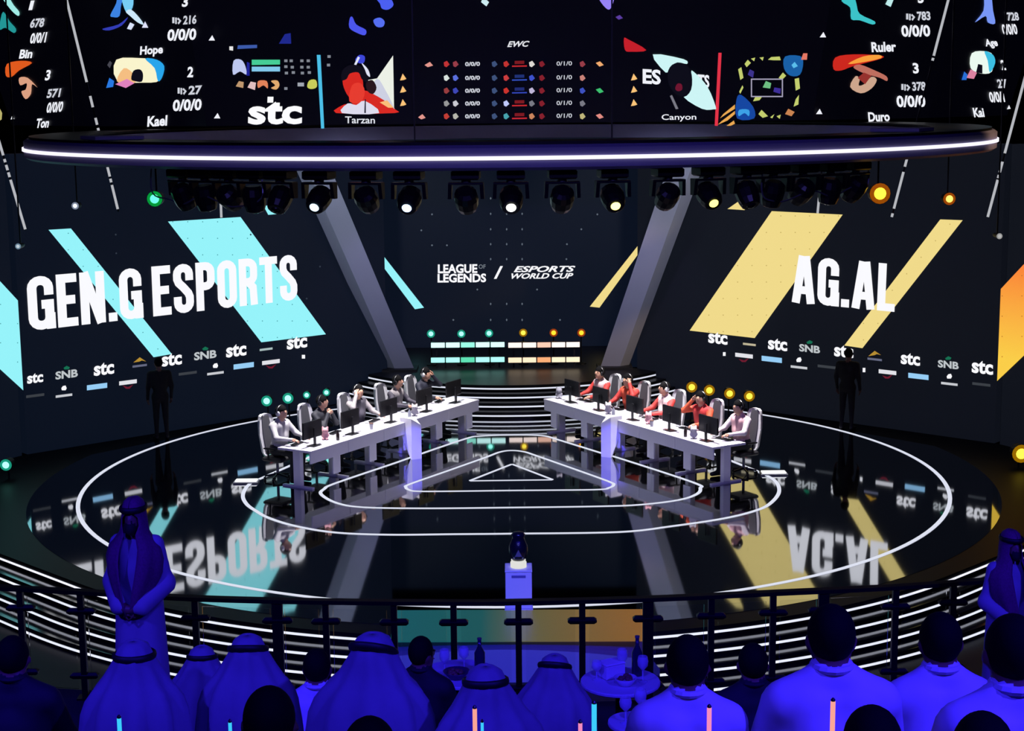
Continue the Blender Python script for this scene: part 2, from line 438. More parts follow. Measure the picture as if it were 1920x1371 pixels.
scrRR.poly('stripe_graphic', [(1864, 720), (1990, 600), (1990, 420), (1868, 551)], EMgrad('orange_screen', [(0.0, (250, 205, 70)), (1.0, (250, 130, 50))], 'Z', 1.8, 3.7))
dots_in(scrRR, [[(1870, 700), (1960, 610), (1960, 470), (1872, 556)]], 37, 38, EM((190, 110, 40)))
# team names
for V, Fc in block_text('GEN.G ESPORTS', [.46, .37, .46, .17, .44, .10, .38, .42, .41, .43, .42, .42, .42]): scrL.glyph('', [(55, 621), (558, 562), (556, 477), (49, 520)], WHITE, 0.022, 'letter', (V, Fc))
for V, Fc in block_text('AG.AL', [.46, .43, .17, .46, .36]): scrR.glyph('', [(1485, 567), (1677, 585), (1681, 496), (1487, 478)], WHITE, 0.022, 'letter', (V, Fc))
# sponsor rows
def stc(scr, x, y, wd, slope):
    scr.text('stc', x, y, wd, wd * 0.62, WHITE, slope)
def snb(scr, x, y, wd, slope):
    scr.text('SNB', x, y, wd, wd * 0.36, EM((190, 196, 200)), slope)
    scr.poly('mark', [(x - 4, y - 9), (x + 4, y - 9.5), (x + 6, y - 13), (x, y - 16), (x - 6, y - 12)], GREENE, 0.016)
def apple(scr, x, y, slope):
    scr.poly('mark', [(x - 4, y - 7), (x - 5, y - 11), (x - 2, y - 15), (x + 3, y - 16), (x + 5, y - 11), (x + 3, y - 7)], WHITE)
    scr.bar('bar_mark', x, y + 3, 31, 4.5, EM((200, 202, 208)), slope)
def bluebar(scr, x, y, slope): scr.bar('bar_mark', x, y, 38, 9.5, LBLUE, slope)
def smile(scr, x, y, slope):
    scr.bar('bar_mark', x, y, 33, 7.5, EM((226, 226, 232)), slope)
    scr.poly('mark', [(x - 10, y + 6), (x, y + 9), (x + 10, y + 4), (x + 3, y + 12), (x - 4, y + 12)], EM((110, 25, 45)))
def peak(scr, x, y, slope):
    scr.poly('mark', [(x - 12, y), (x, y - 10), (x + 12, y - 2), (x + 4, y - 4), (x, y - 2)], EM((180, 140, 50)))
    scr.bar('bar_mark', x, y + 6, 27, 4, EM((100, 104, 128)), slope)
def faint(scr, x, y, slope): scr.bar('bar_mark', x, y, 34, 5, EM((58, 62, 68)), slope)
sl = -0.13
for x, y in ((66, 709), (195, 691.5), (322, 674), (443, 657), (557, 642)): stc(scrL, x, y, 38 if x > 100 else 30, sl)
for x, y in ((125, 702), (385, 666)): snb(scrL, x, y, 42, sl)
peak(scrL, 262, 680, sl); scrL.bar('bar_mark', 499, 655, 24, 4, EM((170, 190, 190)), sl)
apple(scrL, 120, 739, sl); bluebar(scrL, 182, 725, sl); smile(scrL, 240, 717, sl); faint(scrL, 352, 700, sl); apple(scrL, 404, 697, sl); bluebar(scrL, 457, 686, sl); smile(scrL, 508, 679, sl); faint(scrL, 66, 742, sl); scrL.bar('bar_mark', 569, 669, 6, 7, WHITE)
sl = 0.115
for x, y in ((1346, 634), (1458, 646), (1582, 659), (1707, 673.5), (1842, 689)): stc(scrR, x, y, 36 if x < 1800 else 40, sl)
for x, y in ((1518, 654), (1778, 684)): snb(scrR, x, y, 39, sl)
peak(scrR, 1640, 668, sl); scrR.bar('bar_mark', 1405, 646, 24, 4, EM((190, 180, 150)), sl)
scrR.bar('bar_mark', 1358, 664, 5, 7, WHITE); smile(scrR, 1395, 667, sl); bluebar(scrR, 1447, 674, sl); apple(scrR, 1498, 686, sl); faint(scrR, 1550, 688, sl); scrR.bar('bar_mark', 1620, 694, 5, 8, WHITE)
smile(scrR, 1664, 698, sl); bluebar(scrR, 1722, 706, sl); apple(scrR, 1780, 717, sl); faint(scrR, 1840, 721, sl)
# centre logos
scrC.text('LEAGUE', 858, 504, 74, 17, WHITE, -0.008); scrC.text('OF', 904, 500, 13, 8, GREYE, -0.008); scrC.text('LEGENDS', 866, 521.5, 91, 16.5, WHITE, -0.008)
scrC.poly('slash_mark', [(926, 523), (931, 523), (943, 499), (938, 499)], WHITE)
scrC.text('ESPORTS', 1021, 504.5, 116, 11.5, WHITE, -0.006); scrC.text('WORLD CUP', 1017, 517.5, 116, 10.5, WHITE, -0.006)
q = []
for y in (372, 401, 430, 458, 486, 570, 600):
    for x in (920, 950, 979): q.append([(x - 1.6, y), (x, y + 2.6), (x + 1.6, y), (x, y - 2.6)])
for x, y in ((810, 402), (790, 432), (838, 460), (1063, 458), (1090, 430), (1062, 486), (1120, 402), (1007, 543), (895, 543), (810, 460), (730, 600), (1170, 610), (850, 600), (1050, 600)): q.append([(x - 2, y), (x, y + 2), (x + 2, y), (x, y - 2)])
o = scrC.polys('dot_raster', q, DOTW, 0.017); o['kind'] = 'stuff'
o = scrL.polys('dot_raster', [[(x - 2, y), (x, y + 2), (x + 2, y), (x, y - 2)] for x, y in ((217, 440), (218, 475), (600, 500), (575, 560), (470, 440))], EM((50, 58, 70)), 0.017); o['kind'] = 'stuff'

# ------------------------------------------------------------------ leaning columns between the screens
COLM = M('pale_column', (150, 152, 165), 0.45, 0, 0.06, 1.2)
for sx, px0, px1, lab in ((-1, 751, 580, 'tall grey leaning column beside the turquoise screen'), (1, 1152, 1290, 'tall grey leaning column beside the gold screen')):
    b = at_y(px0, 705, 39.15); t = at_y(px1, 300, 36.9)
    th = thing('leaning_column', lab, 'column', (b.x, b.y, 0.62))
    ax = Vector((0.83, 0.18 * sx, 0)).normalized(); dp = Vector((-0.18 * sx, 0.98, 0)).normalized()
    wb, wt, d = 0.36, 0.42, 0.14
    b.z = 0.62
    def rg(p, wd): return [p - ax * wd, p - ax * wd * 0.35 * sx - dp * d if False else p + ax * (0.25 * sx * wd) - dp * d, p + ax * wd, p + ax * wd * 0.6 + dp * d, p - ax * wd * 0.6 + dp * d]
    mb = MB(); mb.loft([rg(b, wb), rg(b.lerp(t, 0.5), (wb + wt) / 2), rg(t, wt)]); mb.build('shaft', COLM, th, True)
    mb = MB(); mb.box((b.x, b.y, 0.645), (0.85, 0.7, 0.05)); mb.build('foot_plate', BLK, th, True)

# ------------------------------------------------------------------ stepped podium at the back
PX, PY = 0.0, 41.15
pod = thing('stepped_podium', 'rounded black podium with four white lit steps between the desks and centre screen', 'podium', (0, 38.0, 0))
def wall_y(x): return 39.02 - (abs(x) - 3.05) * (39.02 - 32.72) / 6.97      # plan line of the side walls
for k in range(4):
    R = 5.22 - 0.29 * k
    am = 1.3
    while am > 0.3:
        x, y = PX + R * math.sin(am), PY - R * math.cos(am)
        if y < wall_y(x) - 0.08: break
        am -= 0.01
    P = arcpts(R, -am, am, 40, PX, PY)
    poly = P + [(2.85, 39.15), (2.85, 42.6), (-2.85, 42.6), (-2.85, 39.15)]
    z0 = 0.155 * k
    sp = MB().prism(poly, z0 + (0.001 if k else 0.001), z0 + 0.155).build('step', PODM, pod, True)
    R2 = R + 0.006; Q = arcpts(R2, -am, am, 40, PX, PY)
    mb = MB(); mb.loft([[(x, y, z0 + 0.052) for x, y in Q], [(x, y, z0 + 0.088) for x, y in Q]], False, False, False)
    mb.build('led_strip', LEDL, sp, True)

# ------------------------------------------------------------------ front steps, in two flights either side of the centre block
for sx, lab in ((-1, 'flight of black steps with white light lines below the turquoise side of the stage'), (1, 'flight of black steps with white light lines below the gold side of the stage')):
    fl = thing('front_steps', lab, 'steps', (sx * 5.5, 22.0, GROUND))
    a0, a1 = sx * 0.192, sx * 1.35
    for k in range(4):
        R0, R1 = 9.402 + 0.3 * k, 9.402 + 0.3 * (k + 1); zt = -0.155 * (k + 1)
        inner = edgepts(9.402, a0, a1, 46); outer = edgepts(R1, a0, a1, 46)
        if k < 3:
            part = MB().prism(outer + inner[::-1] if sx > 0 else inner + outer[::-1], GROUND + 0.001, zt).build('step', TREAD, fl, True)
        Q = edgepts(R0 + 0.006, a0, a1, 60)
        mb = MB(); mb.loft([[(x, y, zt + 0.052) for x, y in Q], [(x, y, zt + 0.088) for x, y in Q]], False, False, False)
        mb.build('led_strip', LEDW, fl, True)
# centre block: pale front panel and a colour LED tile on top
Q = arcpts(9.406, -0.186, 0.186, 16); Q2 = arcpts(9.44, -0.186, 0.186, 16)
tag(MB().prism(Q + Q2[::-1], GROUND, -0.045).build('stage_front_panel', M('pale_panel', (150, 150, 170), 0.5, 0, 0.05, 2)), 'plain blue-lit front panel of the stage centre, behind the railing', 'panel')
tp = [at_z(737, 1146), at_z(1209, 1144), at_z(1212, 1203), at_z(732, 1205)]
lt = MB(); lt.prism([(p.x, p.y) for p in tp][::-1], 0.0005, 0.012)
tag(lt.build('floor_led_tile', EMgrad('floor_tile_screen', [(0.0, (18, 92, 100)), (0.35, (30, 92, 92)), (0.55, (105, 100, 62)), (1.0, (150, 98, 38))], 'X', -1.7, 1.85, 0.9)), 'long floor LED tile fading from teal to amber at the front of the stage', 'LED screen')

# ------------------------------------------------------------------ light lines in the stage floor
def ribbon(pts, wd, closed, z=0.0006, h=0.006):
    P = [Vector((p[0], p[1], 0)) for p in pts]; n = len(P); ring = []
    for i in range(n):
        a = P[(i - 1) % n] if closed or i > 0 else P[i]; b = P[(i + 1) % n] if closed or i < n - 1 else P[i]
        d = (b - a).normalized(); nn = Vector((-d.y, d.x, 0)) * wd / 2
        L, R = P[i] + nn, P[i] - nn
        ring.append([(L.x, L.y, z), (R.x, R.y, z), (R.x, R.y, z + h), (L.x, L.y, z + h)])
    if closed: ring.append(ring[0])
    return MB().loft(ring, True, not closed, not closed)
def floor_line(pts, wd, closed, label):
    return tag(ribbon(pts, wd, closed).build('floor_light_line', LEDL), label, 'floor light', 'white light lines set in the stage floor')
a_end = 2.62
floor_line(arcpts(8.09, -a_end, a_end, 140), 0.075, False, 'largest white ring of light around the whole stage floor')
px2 = [(700, 805), (630, 836), (545, 873), (497, 894), (468, 908), (455.5, 928), (462, 945), (480, 958.5), (505, 972), (555, 987), (630, 999), (730, 1003), (850, 1002), (960, 1001), (1160, 998), (1260, 987), (1360, 972), (1422, 956), (1448, 941), (1461, 921), (1452, 901), (1420, 884), (1390, 872), (1300, 836), (1225, 806)]
floor_line(catmull([at_z(*p) for p in px2], 6), 0.07, False, 'second white light line, a wide curve passing under both desks')
px3 = [(602, 927), (608, 917), (630, 906), (745, 867), (790, 851), (873, 823), (900, 818), (955, 816), (1015, 817), (1047, 825), (1128, 850), (1166, 861), (1300, 905), (1313, 916), (1306, 927), (1272, 938), (1197, 947), (1110, 950), (960, 952), (800, 953.5), (680, 951.5), (630, 943)]
floor_line(catmull([at_z(*p) for p in px3], 6, True), 0.065, True, 'third white light line, a rounded triangle between the desks')
px4 = [(761, 914), (769, 908), (840, 883), (909, 858.5), (937, 848), (959, 845), (983, 847.5), (1006, 855), (1080, 881), (1142, 903.5), (1150.5, 909.5), (1142, 915), (1115, 918.5), (960, 920), (840, 921.5), (782, 921.5), (767, 919)]
floor_line(catmull([at_z(*p) for p in px4], 6, True), 0.06, True, 'fourth white light line, a smaller rounded triangle around the innermost one')
tri = [at_z(880, 902), at_z(1037, 900), at_z(960, 870.5)]; pts = []
for i in range(3):
    a, b = tri[i], tri[(i + 1) % 3]
    pts += [a.lerp(b, t) for t in (0.015, 0.25, 0.5, 0.75, 0.985)]
floor_line(pts, 0.05, True, 'innermost small sharp-cornered triangle of white light on the stage')
for x0, x1, y, lab in ((442, 482, 905, 'short bright floor lamp bar at the turquoise end of the curve'), (1428, 1473, 889.5, 'short bright floor lamp bar at the gold end of the curve')):
    a, b = at_z(x0, y), at_z(x1, y)
    t = thing('floor_lamp_bar', lab, 'lamp', ((a.x + b.x) / 2, a.y, 0.001))
    wd = (b - a).length
    MB().cbox((0, 0, 0.015), (wd + 0.06, 0.26, 0.03), 0.006).build('housing', GREY, t)
    MB().cbox((0, 0, 0.042), (wd, 0.2, 0.02), 0.004).build('diffuser', EM((255, 255, 255), 1.3), t)

# ------------------------------------------------------------------ hanging ring with its light line
ring = thing('ring_truss', 'huge dark violet ring hanging over the stage with a white light line', 'truss', (CX, CY, 6.22))
RINGM = M('violet_fascia', (118, 112, 150), 0.5, 0, 0.08, 1.0)
N = 120; ro, ri = 8.66, 7.5
mb = MB(); R = []
for i in range(N + 1):
    a = 2 * PI * i / N; sn, cs = math.sin(a), -math.cos(a)
    R.append([(CX + r * sn, CY + r * cs, z) for r, z in ((ri, 6.24), (ro - 0.06, 6.22), (ro, 6.26), (ro, 6.52), (ro - 0.06, 6.56), (ri, 6.54))])
mb.loft(R, True, False, False); mb.build('fascia', RINGM, ring, True, smooth=False)
mb = MB(); R = []
for i in range(N + 1):
    a = 2 * PI * i / N; sn, cs = math.sin(a), -math.cos(a)
    R.append([(CX + r * sn, CY + r * cs, z) for r, z in ((ro + 0.002, 6.36), (ro + 0.03, 6.36), (ro + 0.03, 6.412), (ro + 0.002, 6.412))])
mb.loft(R, True, False, False); mb.build('light_line', EM((240, 236, 255), 1.25), ring, True)
MBt = MB()
mb = MB(); R = []
for i in range(N + 1):
    a = 2 * PI * i / N; sn, cs = math.sin(a), -math.cos(a)
    R.append([(CX + r * sn, CY + r * cs, z) for r, z in ((ri + 0.05, 6.562), (ro - 0.09, 6.562), (ro - 0.09, 6.60), (ri + 0.05, 6.60))])
mb.loft(R, True, False, False); mb.build('top_deck', BLK, ring, True)
for px, py, lab in ((210, 259, 'grey plate on the ring top near its turquoise end'), (1692, 244, 'grey plate on the ring top near its amber end')):
    p = at_z(px, py, 6.62); tag(MB().box((p.x, p.y, 6.63), (0.75, 0.9, 0.05), 0.5 if px < 900 else -0.5).build('lit_top_patch', M('lit_patch_grey', (150, 150, 155), 0.6)), lab, 'light patch')  # grey patch added for the light falling on the ring top
for a in (-0.165, 0.175, -2.4, 2.4):
    mb = MB(); mb.tube([(CX + 8.0 * math.sin(a), CY - 8.0 * math.cos(a), 6.6), (CX + 8.0 * math.sin(a), CY - 8.0 * math.cos(a), 14.7)], 0.012, 5)
    mb.build('hanger_cable', BLK, ring, True)

# ------------------------------------------------------------------ moving-head lamps under the ring
def make_head(lit, tilt, turn):
    t = thing('moving_head_lamp', '', 'stage lamp', (0, 0, 0), turn, 'moving-head lamps hanging under the ring')
    MB().cbox((0, 0, -0.06), (0.34, 0.26, 0.12), 0.02).build('base', BLK, t)
    MB().lathe((0, 0, -0.16), [(0.06, 0), (0.06, 0.05)], 12).build('pivot', GREY, t)
    for sx in (-1, 1):
        mb = MB(); mb.loft([[(sx * 0.19 - 0.022, -0.07, -0.16), (sx * 0.19 + 0.022, -0.07, -0.16), (sx * 0.19 + 0.022, 0.07, -0.16), (sx * 0.19 - 0.022, 0.07, -0.16)], [(sx * 0.2 - 0.022, -0.045, -0.36), (sx * 0.2 + 0.022, -0.045, -0.36), (sx * 0.2 + 0.022, 0.045, -0.36), (sx * 0.2 - 0.022, 0.045, -0.36)]])
        mb.build('yoke_arm', DKPL, t)
    MB().cbox((0, 0, -0.165), (0.42, 0.15, 0.03), 0.005).build('yoke_bridge', DKPL, t)
    cs, sn = math.cos(tilt), math.sin(tilt)
    def ro_(p): return (p[0], p[1] * cs - p[2] * sn, -0.36 + p[1] * sn + p[2] * cs)
    mb = MB(); prof = [(0.09, 0.15), (0.135, 0.11), (0.15, 0.02), (0.14, -0.10), (0.115, -0.18), (0.10, -0.19)]
    mb.loft([[ro_((r * math.cos(2 * PI * k / 14), r * math.sin(2 * PI * k / 14), z)) for k in range(14)] for r, z in prof])
    hd = mb.build('lamp_head', DKPL, t)
    mb = MB(); mb.loft([[ro_((r * math.cos(2 * PI * k / 14), r * math.sin(2 * PI * k / 14), z)) for k in range(14)] for r, z in ((0.06, -0.191), (0.055, -0.202), (0.03, -0.21))])
    mb.build('lens', EM(*lit) if lit else M('dark_lens', (20, 24, 34), 0.08, 0, 0.05), hd)
    return t
heads = [(340, None, .5), (384, None, .2), (428, None, .9), (472, None, .1), (522, None, -.7), (598, ((190, 225, 255), 3.0), -1.0), (684, None, .9), (768, ((175, 205, 255), 4.0), -1.0), (868, None, .8), (962, ((255, 255, 240), 9.0), -1.0), (1056, None, .8), (1154, ((255, 240, 120), 4.0), -1.0), (1246, None, .9), (1326, ((250, 240, 110), 3.0), -1.0), (1396, None, -.6), (1452, None, .3), (1506, None, .8), (1556, None, .2), (1606, None, .7)]
def ring_spot(px, R=8.28):
    best = None
    for i in range(-120, 121):
        a = i * 0.0105; p = Vector((CX + R * math.sin(a), CY - R * math.cos(a), 6.0)); q = at_y(px, 350, p.y)
        e = abs(q.x - p.x)
        if best is None or e < best[0]: best = (e, a, p)
    return best[1], best[2]
ORD = ['first', 'second', 'third', 'fourth', 'fifth', 'sixth', 'seventh', 'eighth', 'ninth', 'tenth', 'eleventh', 'twelfth', 'thirteenth', 'fourteenth', 'fifteenth', 'sixteenth', 'seventeenth', 'eighteenth', 'nineteenth']
LIT = {(190, 225, 255): 'pale blue', (175, 205, 255): 'blue-white', (255, 255, 240): 'bright white', (255, 240, 120): 'yellow', (250, 240, 110): 'small yellow'}
for i, (px, lit, tilt) in enumerate(heads):
    a, p = ring_spot(px)
    h = make_head(lit, tilt, a)
    h.location = (p.x, p.y, 6.215); h.scale = (1.12, 1.12, 1.08)
    h['label'] = '%s moving-head lamp from the left under the ring, %s' % (ORD[i], 'lens glowing ' + LIT[lit[0]] if lit else 'lens dark')
# festoon cable looping between the outer lamps
for pts, lab in (([(286, 362), (318, 374), (346, 382), (376, 367), (410, 378), (440, 388), (490, 372)], 'grey cable looping below the lamps on the turquoise side'), ([(1430, 366), (1460, 378), (1480, 374), (1524, 358), (1560, 368), (1600, 350), (1626, 352)], 'grey cable looping below the lamps on the gold side')):
    W = catmull([(lambda q: Vector((q.x, q.y, 6.23)))(at_y(pts[0][0], pts[0][1], ring_spot(pts[0][0])[1].y))] + [at_y(x, y, ring_spot(x)[1].y - .12) for x, y in pts] + [(lambda q: Vector((q.x, q.y, 6.23)))(at_y(pts[-1][0], pts[-1][1], ring_spot(pts[-1][0])[1].y))], 5)
    tag(MB().tube(W, 0.012, 5).build('hanging_cable', GREY), lab, 'cable')

# ------------------------------------------------------------------ glowing lamps around the stage
def make_par(name, p, col, strength, r, label, group, stand=None, pole_top=None):
    t = thing(name, label, 'stage lamp', (p.x, p.y, stand if stand is not None else p.z), 0, group)
    z = p.z - t.location.z
    prof = [(r * 0.9, 0.34), (r * 1.4, 0.26), (r * 1.6, 0.02), (r * 1.7, 0.0)]
    mb = MB(); mb.loft([[(q * math.cos(2 * PI * k / 12), d, z + q * math.sin(2 * PI * k / 12)) for k in range(12)][::-1] for q, d in prof]); mb.build('can', BLK, t)
    mb = MB(); mb.loft([[(q * math.cos(2 * PI * k / 14), d, z + q * math.sin(2 * PI * k / 14)) for k in range(14)][::-1] for q, d in ((r * .95, -0.012), (r * 0.8, -0.022), (r * 0.4, -0.032))]); mb.build('lens', EM(col, strength), t)
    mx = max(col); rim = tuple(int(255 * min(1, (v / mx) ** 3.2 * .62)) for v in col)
    mb = MB(); mb.loft([[(q * math.cos(2 * PI * k / 16), d, z + q * math.sin(2 * PI * k / 16)) for k in range(16)][::-1] for q, d in ((r * 1.62, -.003), (r * 1.5, -.009), (r * .9, -.011))], True, True, True); mb.build('lens_glow_ring', EM(rim, .9), t)  # added emissive ring standing in for the coloured glow around the lens
    if stand is not None:
        mb = MB(); mb.tube([(0, 0.15, 0.03), (0, 0.15, z - r * 1.4)], 0.018, 6); mb.build('pole', BLK, t)
        MB().lathe((0, 0.15, 0.001), [(0.13, 0), (0.13, 0.02), (0.03, 0.04)], 12).build('foot', BLK, t)
    if pole_top is not None:
        mb = MB(); mb.tube([(0, 0.15, r * 1.4), (0, 0.15, pole_top - p.z)], 0.015, 6); mb.build('drop_pole', BLK, t)
    return t
TL = (150, 255, 240); YL = (255, 228, 70); OL = (255, 190, 40)
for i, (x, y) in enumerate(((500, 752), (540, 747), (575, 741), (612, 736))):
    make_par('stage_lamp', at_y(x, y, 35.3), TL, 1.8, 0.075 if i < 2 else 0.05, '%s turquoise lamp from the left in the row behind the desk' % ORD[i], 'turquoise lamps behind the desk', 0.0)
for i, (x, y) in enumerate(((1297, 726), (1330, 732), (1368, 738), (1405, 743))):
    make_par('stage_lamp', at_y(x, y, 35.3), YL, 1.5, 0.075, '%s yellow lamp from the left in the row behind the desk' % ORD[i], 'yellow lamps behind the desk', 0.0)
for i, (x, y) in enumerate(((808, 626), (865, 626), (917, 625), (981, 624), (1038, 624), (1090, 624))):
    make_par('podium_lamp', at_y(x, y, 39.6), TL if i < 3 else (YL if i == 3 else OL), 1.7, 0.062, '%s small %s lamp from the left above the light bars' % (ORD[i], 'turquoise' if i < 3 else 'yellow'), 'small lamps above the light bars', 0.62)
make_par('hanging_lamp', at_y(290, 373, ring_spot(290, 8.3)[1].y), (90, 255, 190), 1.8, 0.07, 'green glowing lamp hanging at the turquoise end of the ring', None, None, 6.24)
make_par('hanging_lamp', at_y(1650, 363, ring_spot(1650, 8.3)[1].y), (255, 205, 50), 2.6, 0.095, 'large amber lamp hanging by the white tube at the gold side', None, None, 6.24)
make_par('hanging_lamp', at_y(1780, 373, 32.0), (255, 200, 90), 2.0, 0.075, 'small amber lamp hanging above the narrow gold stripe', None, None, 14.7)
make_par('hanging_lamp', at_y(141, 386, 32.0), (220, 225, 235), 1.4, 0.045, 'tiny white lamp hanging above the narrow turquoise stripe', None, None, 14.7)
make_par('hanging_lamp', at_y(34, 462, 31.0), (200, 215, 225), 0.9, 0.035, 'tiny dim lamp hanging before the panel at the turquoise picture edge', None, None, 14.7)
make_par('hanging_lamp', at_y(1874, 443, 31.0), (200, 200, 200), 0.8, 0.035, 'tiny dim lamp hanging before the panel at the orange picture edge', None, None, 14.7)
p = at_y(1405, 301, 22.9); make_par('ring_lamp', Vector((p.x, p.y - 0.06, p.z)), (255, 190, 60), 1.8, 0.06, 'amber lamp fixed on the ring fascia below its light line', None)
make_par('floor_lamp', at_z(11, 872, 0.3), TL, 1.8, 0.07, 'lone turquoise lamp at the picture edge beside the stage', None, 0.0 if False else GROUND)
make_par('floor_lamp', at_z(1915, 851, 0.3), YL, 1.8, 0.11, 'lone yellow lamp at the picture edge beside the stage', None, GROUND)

# light bars on the podium
for row, y in enumerate((647, 675)):
    for half in (0, 1):
        x0, x1 = ((807, 947), (952, 1088))[half]
        a, b = at_y(x0, y, 39.2), at_y(x1, y, 39.2)
        t = thing('light_bar', '%s light bar of the %s side, five cells, on the podium' % (('upper', 'lower')[row], ('turquoise', 'orange')[half]), 'light bar', ((a.x + b.x) / 2, 39.2, 0.62), 0, 'light bars on the podium')
        zc = (a.z + b.z) / 2 - 0.62; L = b.x - a.x
        MB().cbox((0, 0.06, zc), (L, 0.08, 0.15), 0.01).build('housing', BLK, t)
        cols = [[((205, 255, 250), 1.3)] * 2 + [((150, 245, 222), 1.1)] + [((205, 255, 250), 1.3)] * 2, [((255, 232, 222), 1.3)] * 2 + [((255, 200, 175), 1.1)] + [((255, 236, 226), 1.3)] * 2][half]
        if row == 1: cols = [[((170, 255, 242), 1.2)] * 2 + [((95, 225, 180), 1.0)] + [((170, 255, 242), 1.2)] * 2, [((255, 226, 190), 1.2)] * 2 + [((252, 175, 120), 1.0)] + [((255, 232, 196), 1.2)] * 2][half]
        for k in range(5):
            MB().cbox((-L / 2 + L * (k + 0.5) / 5, 0.012, zc), (L / 5 * 0.92, 0.02, 0.125), 0.006).build('cell', EM(*cols[k]), t)
        if row == 0:
            for sx in (-1, 1): MB().box((sx * L * 0.42, 0.13, zc / 2 + 0.03), (0.04, 0.04, zc + 0.06)).build('post', BLK, t)
        else:
            for sx in (-1, 1): MB().box((sx * L * 0.3, 0.1, zc / 2 - 0.035), (0.04, 0.04, zc - 0.07)).build('post', BLK, t)

# ------------------------------------------------------------------ the display above the ring: five leaning facets
DK = EM((2, 2, 7), 1.0, 'black_screen')
BP = [(-11.2, 36.9), (-8.78, 34.4), (-6.1, 33.0), (6.1, 33.0), (8.78, 34.4), (11.2, 36.9)]
ZB, ZT, OUT = 6.66, 10.6, 1.2
def offs(P, d):
    out = []
    for i in range(len(P)):
        def nrm(a, b):
            v = Vector((b[0] - a[0], b[1] - a[1])).normalized(); return Vector((v.y, -v.x))
        n1 = nrm(P[i - 1], P[i]) if i > 0 else nrm(P[0], P[1]); n2 = nrm(P[i], P[i + 1]) if i < len(P) - 1 else n1
        mm = (n1 + n2).normalized(); out.append((P[i][0] + mm.x * d / mm.dot(n1), P[i][1] + mm.y * d / mm.dot(n1)))
    return out
TP = offs(BP, OUT)
labs = ['screen facet of the upper display at the far turquoise end, lettering squeezed', 'screen facet of the upper display with two player rows, Hope and Kael', 'wide middle screen facet of the upper display with portraits, score table and map', 'screen facet of the upper display with two player rows, Ruler and Duro', 'screen facet of the upper display at the far gold end, lettering squeezed']
FAC = []
for i in range(5):
    o, p0, n = slab('display_screen', BP[i], BP[i + 1], ZB, ZT, 0.2, DK, TP[i], TP[i + 1])
    tag(o, labs[i], 'LED screen', 'facets of the upper display'); FAC.append(Screen(o, p0, n))
    mb = MB()
    for t in (0.2, 0.8):
        a = Vector((*TP[i], ZT)).lerp(Vector((*TP[i + 1], ZT)), t); a.y += 0.15
        mb.tube([a, (a.x, a.y, 14.7)], 0.02, 5)
    c_ = mb.build('hanger_cable', BLK, o, True)
fA, fB, fC, fD, fE = FAC
WS = EM((240, 242, 250)); W2 = EM((205, 208, 218))
def prow(s, x, y, nm, num, kills, wn):      # one player row: gold, score, name, up arrow
    s.text(num, x + 15, y - 28, 25, 17, W2, -0.06 if x < 900 else -0.03, 0.06 if x < 900 else -0.08)
    s.polys('coin_mark', [cquad(x - 16, y - 27, 4, 11, 0, 0), cquad(x - 11, y - 26, 3, 12, 0, 0), [(x - 7, y - 32), (x - 1, y - 26), (x - 6, y - 19), (x - 8, y - 22), (x - 5, y - 26), (x - 9, y - 29)]], W2)
    s.text('0/0/0', x, y, 54, 22, WS, -0.04 if x < 900 else -0.01, 0.07 if x < 900 else -0.09)
    s.text(kills, x + (6 if x < 900 else 9), y - 62, 11, 20, WS, 0, 0.07 if x < 900 else -0.09)
prow(fB, 341, 65, 'Hope', '216', '3', 44); prow(fB, 351, 197, 'Kael', '27', '2', 36)
fB.text('Hope', 284, 96, 43, 21, WS, -0.07, 0.06); fB.text('Kael', 295, 227, 37, 20, WS, -0.06, 0.06)
prow(fD, 1717, 58, 'Ruler', '783', '3', 45); prow(fD, 1708, 190, 'Duro', '378', '3', 40)
fD.text('Ruler', 1657, 88, 46, 19, WS, -0.03, -0.08); fD.text('Duro', 1648, 219, 40, 18, WS, -0.03, -0.08)
for s, x, y in ((fB, 397, 72), (fC, 407, 218), (fC, 1543, 66), (fC, 1536, 210)):
    s.poly('arrow_mark', [(x - 6, y + 4), (x + 6, y + 4), (x + 1, y - 6)], WS)
# squeezed end facets
for s, X, sg in ((fA, 0, 1), (fE, 0, -1)):
    if sg > 0:
        s.text('1', 59, 10, 7, 18, WS, -.05, .25); s.text('678', 70, 43, 26, 18, W2, -.08, .2); s.text('0/0/1', 72, 71, 30, 20, WS, -.08, .2); s.text('Bin', 49, 101, 24, 17, WS, -.05, .2)
        s.text('3', 90, 141, 9, 20, WS, -.05, .2); s.text('571', 101, 175, 25, 17, W2, -.08, .2); s.text('0/0/0', 103, 201, 30, 20, WS, -.08, .2); s.text('Ton', 80, 231, 24, 18, WS, -.05, .2)
        s.poly('arrow_mark', [(20, 224), (27, 223), (23, 216)], WS)
    else:
        s.text('728', 1899, 31, 22, 16, W2, -.03, -.2); s.text('0/0/0', 1893, 55, 28, 20, WS, -.03, -.2); s.text('Age', 1859, 82, 23, 18, WS, -.03, -.2)
        s.text('2', 1881, 122, 8, 19, WS, 0, -.2); s.text('27', 1879, 157, 18, 17, W2, -.03, -.2); s.text('0/0/1', 1869, 182, 28, 20, WS, -.03, -.2); s.text('Kai', 1835, 211, 20, 18, WS, -.03, -.2)
        s.poly('arrow_mark', [(1888, 205), (1895, 204), (1892, 197)], WS)
